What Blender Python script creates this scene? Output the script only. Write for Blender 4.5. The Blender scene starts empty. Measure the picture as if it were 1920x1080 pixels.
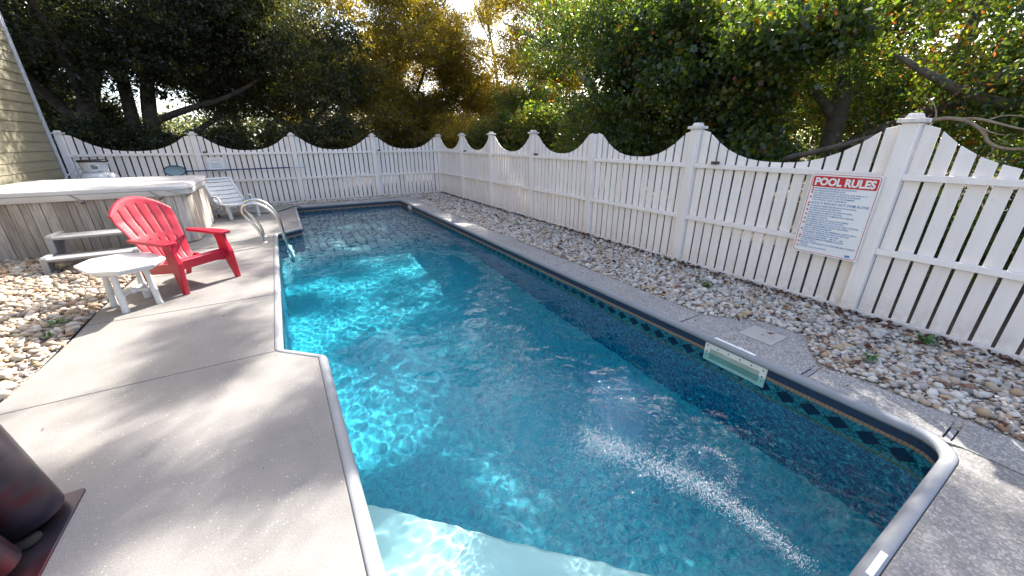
import bpy, math, random
import numpy as np
from mathutils import Vector, Matrix

R = math.radians
sc = bpy.context.scene
rng = np.random.default_rng(7)
random.seed(7)

# ------------------------------------------------------------------ camera
CAM_Z, YAW, PITCH, FPX = 1.65, 30.977, 21.29, 705.06
cam = bpy.data.cameras.new('camera')
cam_o = bpy.data.objects.new('camera', cam)
sc.collection.objects.link(cam_o)
sc.camera = cam_o
cam.sensor_width = 36.0
cam.lens = FPX / 1920 * 36.0
cam.clip_start = 0.05
cam.clip_end = 900
cam_o.location = (0, 0, CAM_Z)
cam_o.rotation_euler = (R(90 - PITCH), 0, R(-YAW))

# ------------------------------------------------------------------ world, sun, exposure
SUN_AZ, SUN_EL = 52.0, 39.0
world = bpy.data.worlds.new('World')
sc.world = world
world.use_nodes = True
wnt = world.node_tree
sky = wnt.nodes.new('ShaderNodeTexSky')
sky.sky_type = 'NISHITA'
sky.sun_disc = False
sky.sun_elevation = R(SUN_EL)
sky.sun_rotation = R(SUN_AZ)
sky.air_density = 0.75
sky.dust_density = 2.4
sky.ozone_density = 0.35
wnt.links.new(sky.outputs[0], wnt.nodes['Background'].inputs[0])
wnt.nodes['Background'].inputs[1].default_value = 0.15
S = Vector((math.sin(R(SUN_AZ)) * math.cos(R(SUN_EL)), math.cos(R(SUN_AZ)) * math.cos(R(SUN_EL)), math.sin(R(SUN_EL))))
sun = bpy.data.lights.new('sun', 'SUN')
sun.energy = 4.2
sun.angle = R(0.53)
sun.color = (1.0, 0.95, 0.87)
sun.cycles.is_caustics_light = True
sun_o = bpy.data.objects.new('sun', sun)
sc.collection.objects.link(sun_o)
sun_o.rotation_euler = S.to_track_quat('Z', 'Y').to_euler()
vs = sc.view_settings
vs.view_transform = 'Standard'
vs.look = 'None'
vs.gamma = 1
vs.use_curve_mapping = False
vs.exposure = 2.0
sc.cycles.use_denoising = True
sc.cycles.max_bounces = 10
sc.cycles.transparent_max_bounces = 12
sc.cycles.sample_clamp_indirect = 8

# ------------------------------------------------------------------ helpers
def tag(o, label=None, cat=None, group=None, kind=None):
    if label: o['label'] = label
    if cat: o['category'] = cat
    if group: o['group'] = group
    if kind: o['kind'] = kind
    return o

def empty(name, loc=(0, 0, 0), rz=0.0, parent=None):
    o = bpy.data.objects.new(name, None)
    o.empty_display_size = 0.1
    sc.collection.objects.link(o)
    o.location = loc
    o.rotation_euler = (0, 0, rz)
    if parent: o.parent = parent
    return o

def link(name, me, parent=None, loc=None):
    o = bpy.data.objects.new(name, me)
    sc.collection.objects.link(o)
    if parent: o.parent = parent
    if loc is not None: o.location = loc
    return o

class MB:
    """collects geometry that becomes ONE mesh"""
    def __init__(s):
        s.v = []; s.f = []; s.sm = []; s.mi = []; s.cur = 0
    def add(s, vs_, fs, smooth=False):
        n = len(s.v)
        s.v += [tuple(map(float, p)) for p in vs_]
        for f in fs:
            s.f.append(tuple(i + n for i in f)); s.sm.append(smooth); s.mi.append(s.cur)
        return s
    def box(s, x0, y0, z0, x1, y1, z1):
        return s.hexa([(x0, y0, z0), (x1, y0, z0), (x1, y1, z0), (x0, y1, z0)], [(x0, y0, z1), (x1, y0, z1), (x1, y1, z1), (x0, y1, z1)])
    def hexa(s, lo, hi):
        return s.add(list(lo) + list(hi), [(3, 2, 1, 0), (4, 5, 6, 7), (0, 1, 5, 4), (1, 2, 6, 5), (2, 3, 7, 6), (3, 0, 4, 7)])
    def prism(s, poly, z0, z1):
        n = len(poly)
        a = sum(poly[i][0] * poly[(i + 1) % n][1] - poly[(i + 1) % n][0] * poly[i][1] for i in range(n))
        if a < 0: poly = poly[::-1]
        return s.add([(p[0], p[1], z0) for p in poly] + [(p[0], p[1], z1) for p in poly],
                     [tuple(range(n - 1, -1, -1)), tuple(range(n, 2 * n))] + [(i, (i + 1) % n, n + (i + 1) % n, n + i) for i in range(n)])
    def tube(s, pts, rad, n=10, cap=True, smooth=True):
        pts = [Vector(p) for p in pts]
        m = len(pts)
        rad = [rad] * m if isinstance(rad, (int, float)) else list(rad)
        rings = []
        prev = None
        for i in range(m):
            t = (pts[min(i + 1, m - 1)] - pts[max(i - 1, 0)]).normalized()
            if prev is None:
                a = Vector((0, 0, 1)) if abs(t.z) < .9 else Vector((1, 0, 0))
                u = t.cross(a).normalized()
            else:
                u = (prev - t * prev.dot(t)).normalized()
            prev = u
            w = t.cross(u)
            rings.append([pts[i] + (u * math.cos(2 * math.pi * k / n) + w * math.sin(2 * math.pi * k / n)) * rad[i] for k in range(n)])
        vs_ = [p for r in rings for p in r]
        fs = [(i * n + k, i * n + (k + 1) % n, (i + 1) * n + (k + 1) % n, (i + 1) * n + k) for i in range(m - 1) for k in range(n)]
        s.add(vs_, fs, smooth)
        if cap:
            s.add(rings[0], [tuple(range(n - 1, -1, -1))]); s.add(rings[-1], [tuple(range(n))])
        return s
    def lathe(s, prof, c=(0, 0, 0), n=24, smooth=True):
        vs_ = [(c[0] + r * math.cos(2 * math.pi * k / n), c[1] + r * math.sin(2 * math.pi * k / n), c[2] + z) for r, z in prof for k in range(n)]
        fs = [(i * n + k, i * n + (k + 1) % n, (i + 1) * n + (k + 1) % n, (i + 1) * n + k) for i in range(len(prof) - 1) for k in range(n)]
        return s.add(vs_, fs, smooth)
    def mesh(s, name, mats):
        me = bpy.data.meshes.new(name)
        me.from_pydata(s.v, [], s.f)
        for m in (mats if isinstance(mats, (list, tuple)) else [mats]): me.materials.append(m)
        me.polygons.foreach_set('use_smooth', s.sm)
        me.polygons.foreach_set('material_index', s.mi)
        me.update()
        return me
    def build(s, name, mats, parent=None, bevel=0, loc=None):
        o = link(name, s.mesh(name, mats), parent, loc)
        if bevel:
            b = o.modifiers.new('bevel', 'BEVEL'); b.width = bevel; b.segments = 2; b.limit_method = 'ANGLE'; b.angle_limit = R(40)
        return o

def np_mesh(name, verts, faces_n, faces, mat, smooth=False, attr=None):
    """fast mesh from arrays; faces (F,k)"""
    me = bpy.data.meshes.new(name)
    F, k = faces.shape
    me.vertices.add(len(verts)); me.vertices.foreach_set('co', verts.astype(np.float32).ravel())
    me.loops.add(F * k); me.loops.foreach_set('vertex_index', faces.astype(np.int32).ravel())
    me.polygons.add(F)
    me.polygons.foreach_set('loop_start', np.arange(0, F * k, k, dtype=np.int32))
    me.polygons.foreach_set('loop_total', np.full(F, k, dtype=np.int32))
    if smooth: me.polygons.foreach_set('use_smooth', np.ones(F, dtype=bool))
    me.materials.append(mat)
    if attr is not None:
        a = me.attributes.new('tint', 'FLOAT', 'FACE'); a.data.foreach_set('value', attr.astype(np.float32))
    me.update(calc_edges=True)
    return me

# ------------------------------------------------------------------ materials
class NT:
    def __init__(s, name):
        s.m = bpy.data.materials.new(name); s.m.use_nodes = True
        s.t = s.m.node_tree; s.b = s.t.nodes['Principled BSDF']; s.out = s.t.nodes['Material Output']
    def n(s, typ, **kw):
        nd = s.t.nodes.new('ShaderNode' + typ)
        for k, v in kw.items():
            if hasattr(nd, k): setattr(nd, k, v)
            else: nd.inputs[k.replace('_', ' ')].default_value = v
        return nd
    def l(s, a, b): s.t.links.new(a, b)
    def coord(s, kind='Object'): return s.n('TexCoord').outputs[kind]
    def noise(s, scale, detail=3, co=None, rough=.55, dist=0):
        nd = s.n('TexNoise'); nd.inputs['Scale'].default_value = scale; nd.inputs['Detail'].default_value = detail
        nd.inputs['Roughness'].default_value = rough; nd.inputs['Distortion'].default_value = dist
        if co is not None: s.l(co, nd.inputs['Vector'])
        return nd.outputs['Fac']
    def ramp(s, fac, stops):
        r = s.n('ValToRGB'); e = r.color_ramp.elements
        while len(e) < len(stops): e.new(.5)
        for i, (p, c) in enumerate(stops):
            e[i].position = p; e[i].color = (*c, 1) if len(c) == 3 else c
        s.l(fac, r.inputs[0]); return r.outputs[0]
    def mix(s, fac, a, b, blend='MIX'):
        nd = s.n('Mix'); nd.data_type = 'RGBA'; nd.blend_type = blend
        for i, v in ((0, fac), (6, a), (7, b)):
            if hasattr(v, 'links'): s.l(v, nd.inputs[i])
            elif i == 0: nd.inputs[0].default_value = v
            else: nd.inputs[i].default_value = (*v, 1)
        return nd.outputs[2]
    def math(s, op, a, b=None, c=None):
        nd = s.n('Math'); nd.operation = op
        for i, v in enumerate((a, b, c)):
            if v is None: continue
            if hasattr(v, 'links'): s.l(v, nd.inputs[i])
            else: nd.inputs[i].default_value = v
        return nd.outputs[0]
    def bump(s, h, strength=.3, dist=.01):
        nd = s.n('Bump'); nd.inputs['Strength'].default_value = strength; nd.inputs['Distance'].default_value = dist
        s.l(h, nd.inputs['Height']); s.l(nd.outputs[0], s.b.inputs['Normal'])
    def map(s, co, scale=(1, 1, 1), rot=(0, 0, 0)):
        nd = s.n('Mapping'); nd.inputs['Scale'].default_value = scale; nd.inputs['Rotation'].default_value = rot
        s.l(co, nd.inputs[0]); return nd.outputs[0]

def simple(name, col, rough=.5, metal=0, var=.12, vscale=6, bump=0, bscale=60, spec=.5, dirt=None):
    t = NT(name); co = t.coord()
    lo = tuple(c * (1 - var) for c in col); hi = tuple(min(1, c * (1 + var)) for c in col)
    c = t.ramp(t.noise(vscale, 4, co), [(.3, lo), (.7, hi)])
    if dirt:
        d = t.ramp(t.noise(vscale * 3.1, 6, co, .7), [(.55, (0, 0, 0)), (.72, (1, 1, 1))])
        c = t.mix(t.math('MULTIPLY', d, dirt[1]), c, dirt[0])
    t.l(c, t.b.inputs['Base Color'])
    t.b.inputs['Roughness'].default_value = rough
    t.b.inputs['Metallic'].default_value = metal
    t.b.inputs['Specular IOR Level'].default_value = spec
    if bump: t.bump(t.noise(bscale, 3, co), bump, .004)
    return t.m

M = {}
def fence_paint():
    t = NT('white_fence_paint'); co = t.coord()
    oi = t.n('ObjectInfo').outputs['Random']
    c = t.ramp(oi, [(0, (.82, .745, .695)), (.5, (.86, .785, .735)), (1, (.88, .81, .76))])
    c = t.mix(.5, c, t.ramp(t.noise(1, 5, t.map(co, (14, 14, 2.2)), .65), [(.3, (.86, .85, .83)), (.6, (1, 1, 1))]), 'MULTIPLY')
    sp = t.n('SeparateXYZ'); t.l(co, sp.inputs[0])
    mr = t.n('MapRange'); mr.inputs[1].default_value = .34; mr.inputs[2].default_value = .0; t.l(sp.outputs[2], mr.inputs[0])
    gr = t.math('MULTIPLY', t.math('POWER', mr.outputs[0], 1.6), t.ramp(t.noise(17, 6, co, .72), [(.35, (0, 0, 0)), (.7, (1, 1, 1))]))
    c = t.mix(t.math('MULTIPLY', gr, .75), c, (.36, .30, .22))
    sp2 = t.ramp(t.noise(48, 2, co, .5), [(.70, (0, 0, 0)), (.76, (1, 1, 1))])
    c = t.mix(t.math('MULTIPLY', sp2, .4), c, (.45, .42, .37))
    t.l(c, t.b.inputs['Base Color']); t.b.inputs['Roughness'].default_value = .55
    t.bump(t.noise(1, 4, t.map(co, (90, 90, 8))), .2, .003)
    return t.m
M['fence'] = fence_paint()
M['fence_flat'] = simple('white_paint', (.85, .775, .705), .55, var=.04, vscale=3, bump=.15, bscale=90, dirt=((.5, .46, .42), .35))
M['plastic_white'] = simple('white_plastic', (.60, .60, .59), .4, var=.05, vscale=5, dirt=((.5, .49, .46), .3))
M['red'] = simple('red_plastic', (.42, .008, .03), .38, var=.18, vscale=2.6, bump=.12, bscale=160, dirt=((.30, .06, .07), .35))
M['steel'] = simple('steel', (.62, .60, .56), .16, 1, var=.08, vscale=12)
def reflection_steel():
    t = NT('steel_painted_reflection'); co = t.coord()
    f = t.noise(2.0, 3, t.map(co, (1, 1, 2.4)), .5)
    c = t.ramp(f, [(.34, (.05, .05, .075)), (.5, (.11, .09, .11)), (.6, (.16, .055, .06)), (.7, (.10, .08, .095)), (.8, (.18, .185, .2))])  # red bands paint a reflection of something red into the metal's colour
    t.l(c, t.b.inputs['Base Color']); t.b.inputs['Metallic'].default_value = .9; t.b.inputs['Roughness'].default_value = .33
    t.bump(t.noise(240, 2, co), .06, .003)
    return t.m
M['steel_dark'] = reflection_steel()
M['rubber'] = simple('rubber', (.012, .012, .014), .8, spec=.2)
M['coping'] = simple('grey_vinyl', (.235, .242, .258), .6, var=.08, vscale=2.2, dirt=((.28, .28, .3), .35))
M['grey_plastic'] = simple('grey_plastic', (.26, .26, .262), .5, var=.06, dirt=((.2, .2, .2), .3))
M['cover'] = simple('cover_vinyl', (.50, .485, .47), .5, var=.1, vscale=2.5, bump=.25, bscale=14, dirt=((.4, .38, .35), .45))
M['trim'] = simple('trim_paint', (.42, .45, .50), .5, var=.05)
M['siding'] = simple('siding_paint', (.20, .182, .122), .6, var=.07, vscale=2, bump=.2, bscale=40)
M['tank'] = simple('tank_paint', (.5, .52, .56), .35, var=.06, dirt=((.4, .4, .4), .4))
M['black'] = simple('black_plastic', (.015, .014, .016), .5)
M['brown'] = simple('brown_plastic', (.05, .04, .045), .4)
M['blue_pole'] = simple('blue_enamel', (.012, .03, .14), .3)
M['net'] = simple('net_plastic', (.26, .38, .42), .6)
M['hose'] = simple('green_rubber', (.012, .06, .04), .4)
M['label'] = simple('white_sticker', (.8, .8, .8), .5, var=.03)
M['step'] = simple('pool_step_resin', (.46, .50, .50), .35, var=.04)
M['face'] = simple('faceplate_resin', (.72, .70, .62), .4, var=.06)
M['mouth'] = simple('weir_resin', (.36, .40, .34), .5)
M['red_print'] = simple('red_print', (.55, .012, .02), .4, var=.05)
M['blue_print'] = simple('blue_print', (.07, .22, .47), .5, var=.1)
M['sign'] = simple('sign_plate', (.80, .78, .76), .3, var=.02)
M['lid'] = simple('lid_plastic', (.40, .375, .345), .55, var=.07, dirt=((.36, .34, .3), .5))
M['bark'] = simple('bark', (.09, .07, .055), .85, var=.45, vscale=9, bump=.8, bscale=26)
M['bark_pale'] = simple('pale_bark', (.22, .175, .13), .8, var=.3, vscale=9, bump=.6, bscale=30)
M['twig_dry'] = simple('dry_twig', (.24, .18, .125), .8, var=.3, vscale=11, bump=.4, bscale=50)
M['weed'] = simple('weed_leaf', (.07, .15, .03), .5, var=.35, vscale=30)

def concrete(name, col, fs=27, th=.2, on_=.5):
    t = NT(name); co = t.coord()
    base = t.ramp(t.noise(1.4, 6, co, .62), [(.25, tuple(c * .78 for c in col)), (.5, col), (.8, tuple(c * 1.13 for c in col))])
    fine = t.noise(120, 3, co)
    base = t.mix(.35, base, t.ramp(fine, [(.3, (.55,) * 3), (.7, (1.25,) * 3)]), 'MULTIPLY')
    v = t.n('TexVoronoi'); v.inputs['Scale'].default_value = fs; t.l(t.map(co, (1, 1, 1)), v.inputs['Vector'])
    w = t.n('TexNoise'); w.inputs['Scale'].default_value = 60; t.l(co, w.inputs['Vector'])
    dd = t.math('ADD', v.outputs['Distance'], t.math('MULTIPLY', w.outputs['Fac'], .2))
    sep = t.n('SeparateColor'); t.l(v.outputs['Color'], sep.inputs[0])
    on = t.math('GREATER_THAN', sep.outputs[0], on_)
    fl = t.math('MULTIPLY', t.math('LESS_THAN', dd, th), on)
    # worn, exposed aggregate towards the fence side
    spx = t.n('SeparateXYZ'); t.l(co, spx.inputs[0])
    mr = t.n('MapRange'); mr.inputs[1].default_value = .8; mr.inputs[2].default_value = 2.6; t.l(spx.outputs[0], mr.inputs[0])
    v2 = t.n('TexVoronoi'); v2.inputs['Scale'].default_value = 95; v2.inputs['Randomness'].default_value = 1.0
    wv = t.n('TexNoise'); wv.inputs['Scale'].default_value = 40; t.l(co, wv.inputs['Vector'])
    wa = t.n('VectorMath'); wa.operation = 'MULTIPLY_ADD'; t.l(wv.outputs['Color'], wa.inputs[0]); wa.inputs[1].default_value = (.02, .02, .02); t.l(co, wa.inputs[2])
    t.l(wa.outputs[0], v2.inputs['Vector'])
    s2 = t.n('SeparateColor'); t.l(v2.outputs['Color'], s2.inputs[0])
    ag = t.ramp(s2.outputs[0], [(0, tuple(c * .55 for c in col)), (.45, col), (.75, tuple(c * 1.35 for c in col)), (1, tuple(min(.62, c * 2.3) for c in col))])
    base = t.mix(t.math('MULTIPLY', mr.outputs[0], .62), base, ag)
    base = t.mix(t.math('MULTIPLY', fl, t.math('MULTIPLY', sep.outputs[1], .8)), base, (.62, .61, .59))
    stain = t.ramp(t.noise(.55, 5, co, .6, .6), [(.52, (0, 0, 0)), (.75, (1, 1, 1))])
    base = t.mix(t.math('MULTIPLY', stain, .42), base, tuple(c * .55 for c in (col[0], col[1] * .97, col[2] * .92)))
    t.l(base, t.b.inputs['Base Color']); t.b.inputs['Roughness'].default_value = .8
    h = t.math('ADD', t.noise(210, 2, co), t.math('MULTIPLY', t.noise(38, 4, co), .8))
    t.bump(h, .42, .004)
    return t.m
M['deck'] = concrete('deck_concrete', (.222, .209, .197), 48, .25, .45)
M['walk'] = concrete('walk_concrete', (.26, .247, .232), 75, .42, .3)

def wood():
    t = NT('weathered_wood'); co = t.coord()
    oi = t.n('ObjectInfo').outputs['Random']
    cmb = t.n('CombineXYZ'); t.l(t.math('MULTIPLY', oi, 37.0), cmb.inputs[0]); t.l(t.math('MULTIPLY', oi, 11.0), cmb.inputs[2])
    va = t.n('VectorMath'); t.l(co, va.inputs[0]); t.l(cmb.outputs[0], va.inputs[1])
    g = t.noise(1, 6, t.map(va.outputs[0], (70, 70, 3.2)), .65, .5)
    c = t.ramp(g, [(.25, (.17, .15, .135)), (.5, (.42, .385, .35)), (.8, (.60, .56, .53))])
    big = t.noise(1, 3, t.map(va.outputs[0], (9, 9, 2.0)))
    c = t.mix(.6, c, t.ramp(big, [(.3, (.62, .58, .55)), (.7, (1.2, 1.2, 1.2))]), 'MULTIPLY')
    c = t.mix(1, c, t.ramp(oi, [(0, (.72, .68, .64)), (.5, (1, .98, .95)), (1, (1.18, 1.18, 1.18))]), 'MULTIPLY')
    t.l(c, t.b.inputs['Base Color']); t.b.inputs['Roughness'].default_value = .85
    t.bump(g, .5, .006)
    return t.m
M['wood'] = wood()

def stone_mat(name, stops, inst):
    t = NT(name); co = t.coord()
    if inst: r = t.n('ObjectInfo').outputs['Random']
    else:
        a = t.n('Attribute'); a.attribute_name = 'tint'; r = a.outputs['Fac']
    c = t.ramp(r, stops)
    c = t.mix(.55, c, t.ramp(t.noise(45, 5, co, .65), [(.3, (.62, .58, .55)), (.68, (1.12, 1.12, 1.12))]), 'MULTIPLY')
    t.l(c, t.b.inputs['Base Color']); t.b.inputs['Roughness'].default_value = .7
    t.bump(t.noise(90, 4, co), .3, .004)
    return t.m
RS = [(0, (.20, .18, .165)), (.10, (.39, .36, .325)), (.34, (.60, .56, .51)), (.52, (.50, .44, .37)), (.72, (.68, .64, .58)), (.83, (.40, .28, .18)), (.90, (.50, .38, .24)), (.95, (.25, .13, .09)), (1, (.55, .46, .37))]
LS = [(0, (.22, .19, .165)), (.15, (.36, .29, .22)), (.32, (.48, .43, .36)), (.5, (.42, .35, .27)), (.66, (.56, .52, .47)), (.8, (.36, .25, .15)), (.9, (.27, .17, .11)), (1, (.46, .34, .2))]
M['stone_r'] = stone_mat('white_gravel_stone', RS, True); M['stone_rf'] = stone_mat('white_gravel_small', RS, False)
M['stone_l'] = stone_mat('river_stone', LS, True); M['stone_lf'] = stone_mat('river_stone_small', LS, False)

def soil():
    t = NT('leaf_litter_soil'); co = t.coord()
    c = t.ramp(t.noise(9, 8, co, .7), [(.3, (.018, .013, .009)), (.55, (.06, .04, .024)), (.75, (.13, .085, .045))])
    t.l(c, t.b.inputs['Base Color']); t.b.inputs['Roughness'].default_value = .95
    t.bump(t.noise(30, 6, co), .8, .03)
    return t.m
M['soil'] = soil()
def bed():
    t = NT('fine_grit'); co = t.coord()
    v = t.n('TexVoronoi'); v.inputs['Scale'].default_value = 60; t.l(co, v.inputs['Vector'])
    sep = t.n('SeparateColor'); t.l(v.outputs['Color'], sep.inputs[0])
    c = t.ramp(sep.outputs[0], [(0, (.14, .11, .09)), (.4, (.33, .29, .25)), (.8, (.5, .46, .42)), (1, (.26, .17, .11))])
    c = t.mix(t.ramp(t.noise(5, 5, co), [(.45, (0, 0, 0)), (.75, (.7, .7, .7))]), c, (.10, .075, .055))
    t.l(c, t.b.inputs['Base Color']); t.b.inputs['Roughness'].default_value = .9
    t.bump(v.outputs['Distance'], 1.0, -.012)
    return t.m
M['bed'] = bed()

def leaf_mat(name, stops, trans, rough=.30, tw=.45):
    t = NT(name)
    a = t.n('Attribute'); a.attribute_name = 'tint'
    c = t.ramp(a.outputs['Fac'], stops)
    t.l(c, t.b.inputs['Base Color']); t.b.inputs['Roughness'].default_value = rough
    t.b.inputs['Specular IOR Level'].default_value = .5
    tr = t.n('BsdfTranslucent')
    t.l(t.mix(1, c, trans, 'MULTIPLY'), tr.inputs[0])
    mx = t.n('MixShader'); mx.inputs[0].default_value = tw
    t.l(t.b.outputs[0], mx.inputs[1]); t.l(tr.outputs[0], mx.inputs[2]); t.l(mx.outputs[0], t.out.inputs[0])
    return t.m
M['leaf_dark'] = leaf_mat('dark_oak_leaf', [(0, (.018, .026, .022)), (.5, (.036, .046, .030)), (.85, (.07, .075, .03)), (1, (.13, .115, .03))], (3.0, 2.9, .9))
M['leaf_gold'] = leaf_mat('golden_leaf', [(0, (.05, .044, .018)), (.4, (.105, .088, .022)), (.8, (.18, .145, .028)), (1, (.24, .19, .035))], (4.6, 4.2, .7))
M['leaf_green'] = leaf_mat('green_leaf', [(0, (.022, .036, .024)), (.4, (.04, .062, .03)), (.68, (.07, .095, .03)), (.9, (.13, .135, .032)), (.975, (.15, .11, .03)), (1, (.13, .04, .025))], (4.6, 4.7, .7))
M['dead_leaf'] = leaf_mat('dead_leaf', [(0, (.03, .011, .008)), (.5, (.085, .03, .018)), (1, (.15, .075, .04))], (1.5, 1.2, 1), .7, .15)

# pool liner: wall print laid out in metres (u along the wall, v = height)
def liner_wall():
    t = NT('liner_wall_print')
    sp = t.n('SeparateXYZ'); t.l(t.coord('UV'), sp.inputs[0])
    u, v = sp.outputs[0], sp.outputs[1]
    uv = t.coord('UV')
    spk = t.noise(34, 5, uv, .75, 1.2)
    body = t.ramp(spk, [(.34, (.0, .012, .07)), (.46, (.0, .07, .20)), (.56, (.0, .24, .36)), (.68, (.10, .60, .66))])
    def band(lo, hi): return t.math('MULTIPLY', t.math('GREATER_THAN', v, lo), t.math('LESS_THAN', v, hi))
    fr = t.math('FRACT', t.math('DIVIDE', v, .017))
    track = t.mix(t.math('LESS_THAN', fr, .5), (.005, .011, .036), (.024, .045, .095))
    tw = t.math('SUBTRACT', t.math('FRACT', t.math('DIVIDE', u, .028)), .5)
    tan = t.mix(t.math('GREATER_THAN', t.math('ABSOLUTE', tw), .44), (.27, .17, .11), (.08, .05, .04))
    tan = t.mix(.4, tan, t.ramp(t.noise(60, 4, uv), [(.3, (.5, .5, .5)), (.7, (1.4, 1.4, 1.4))]), 'MULTIPLY')
    du = t.math('ABSOLUTE', t.math('SUBTRACT', t.math('FRACT', t.math('DIVIDE', u, .17)), .5))
    dv = t.math('ABSOLUTE', t.math('DIVIDE', t.math('ADD', v, .25), .2))
    dia = t.math('LESS_THAN', t.math('ADD', du, dv), .42)
    vo = t.n('TexVoronoi'); vo.feature = 'DISTANCE_TO_EDGE'; vo.inputs['Scale'].default_value = 22; t.l(uv, vo.inputs['Vector'])
    tile = t.mix(t.math('LESS_THAN', vo.outputs[0], .06), t.ramp(t.noise(20, 2, uv), [(.3, (.02, .17, .24)), (.7, (.06, .32, .36))]), (.01, .05, .06))
    tile = t.mix(dia, tile, (.003, .012, .05))
    olive = (.12, .13, .03)
    c = t.mix(band(-.38, -.36), body, olive)
    c = t.mix(band(-.36, -.142), c, tile)
    c = t.mix(band(-.142, -.113), c, tan)
    c = t.mix(t.math('GREATER_THAN', v, -.113), c, track)
    t.l(c, t.b.inputs['Base Color']); t.b.inputs['Roughness'].default_value = .45
    return t.m
M['liner_wall'] = liner_wall()

def liner_floor():
    t = NT('liner_floor_print'); co = t.coord()
    wob = t.n('VectorMath'); wob.operation = 'ADD'
    nz = t.n('TexNoise'); nz.inputs['Scale'].default_value = 5; t.l(co, nz.inputs['Vector'])
    sc_ = t.n('VectorMath'); sc_.operation = 'SCALE'; sc_.inputs[3].default_value = .07; t.l(nz.outputs['Color'], sc_.inputs[0])
    t.l(co, wob.inputs[0]); t.l(sc_.outputs[0], wob.inputs[1])
    vo = t.n('TexVoronoi'); vo.feature = 'DISTANCE_TO_EDGE'; vo.inputs['Scale'].default_value = 5.2; vo.inputs['Randomness'].default_value = .6
    t.l(wob.outputs[0], vo.inputs['Vector'])
    vc = t.n('TexVoronoi'); vc.inputs['Scale'].default_value = 5.2; vc.inputs['Randomness'].default_value = .6; t.l(wob.outputs[0], vc.inputs['Vector'])
    sep = t.n('SeparateColor'); t.l(vc.outputs['Color'], sep.inputs[0])
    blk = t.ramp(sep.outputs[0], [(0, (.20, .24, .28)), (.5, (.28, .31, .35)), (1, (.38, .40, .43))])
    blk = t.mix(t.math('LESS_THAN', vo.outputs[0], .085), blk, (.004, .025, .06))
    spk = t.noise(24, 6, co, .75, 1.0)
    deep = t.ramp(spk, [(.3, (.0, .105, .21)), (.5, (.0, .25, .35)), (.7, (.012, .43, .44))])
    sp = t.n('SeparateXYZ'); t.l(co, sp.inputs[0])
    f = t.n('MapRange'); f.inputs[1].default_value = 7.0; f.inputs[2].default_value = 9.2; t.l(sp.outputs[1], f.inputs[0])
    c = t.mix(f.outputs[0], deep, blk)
    t.l(c, t.b.inputs['Base Color']); t.b.inputs['Roughness'].default_value = .6
    return t.m
M['liner_floor'] = liner_floor()

def water_mat():
    t = NT('pool_water'); co = t.coord()
    t.b.inputs['Base Color'].default_value = (.55, .97, 1.0, 1)
    t.b.inputs['Transmission Weight'].default_value = 1
    t.b.inputs['Roughness'].default_value = 0.0
    t.b.inputs['IOR'].default_value = 1.18
    return t.m
M['water'] = water_mat()

# ------------------------------------------------------------------ ground
g = MB()
FAR = 300
hx0, hx1, hy0, hy1 = -.45, 3.2, .03, 12.0
xs = [-FAR, -40, hx0, hx1, 40, FAR]; ys = [-FAR, -40, hy0, hy1, 40, FAR]
gv = [(x, y, -.035) for y in ys for x in xs]
gf = []
for j in range(5):
    for i in range(5):
        if i == 2 and j == 2: continue
        gf.append((j * 6 + i, j * 6 + i + 1, (j + 1) * 6 + i + 1, (j + 1) * 6 + i))
g.add(gv, gf)
tag(g.build('ground', M['soil']), kind='structure')

# ------------------------------------------------------------------ pool outline
def rounded(poly, rads, n=7):
    out = []
    m = len(poly)
    for i in range(m):
        p0, p, p1 = Vector(poly[i - 1]), Vector(poly[i]), Vector(poly[(i + 1) % m])
        r = rads[i]
        if r <= 0: out.append(tuple(p)); continue
        a = (p0 - p).normalized(); b = (p1 - p).normalized()
        ang = a.angle(b); d = r / math.tan(ang / 2)
        c = p + (a + b).normalized() * (r / math.sin(ang / 2))
        s0 = p + a * d; s1 = p + b * d
        v0 = s0 - c; v1 = s1 - c
        tot = v0.angle(v1); sgn = 1 if v0.x * v1.y - v0.y * v1.x > 0 else -1
        for k in range(n + 1):
            th = sgn * tot * k / n
            out.append((c.x + v0.x * math.cos(th) - v0.y * math.sin(th), c.y + v0.x * math.sin(th) + v0.y * math.cos(th)))
    return out
CORN = [(.058, .138), (3.08, .138), (3.08, 11.82), (.27, 11.82), (.23, 8.82), (-.22, 8.45), (-.25, 3.42), (.058, 3.12)]
RAD = [.05, .17, .17, .05, .05, .06, .10, .05]
PER = rounded(CORN, RAD)          # counter-clockwise, seen from above
def offset(per, d):
    n = len(per); out = []
    for i in range(n):
        p0, p, p1 = Vector(per[i - 1]), Vector(per[i]), Vector(per[(i + 1) % n])
        e0 = (p - p0).normalized(); e1 = (p1 - p).normalized()
        n0 = Vector((e0.y, -e0.x)); n1 = Vector((e1.y, -e1.x))
        b = (n0 + n1); b = b / max(b.length_squared / 2, .3)
        out.append((p.x + b.x * d, p.y + b.y * d))
    return out

# ------------------------------------------------------------------ concrete deck (left, near) and walk (right, far)
OUT = offset(PER, .0505)
def out_x(side, y):
    pass
deck = empty('pool_deck'); tag(deck, kind='structure')
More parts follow.
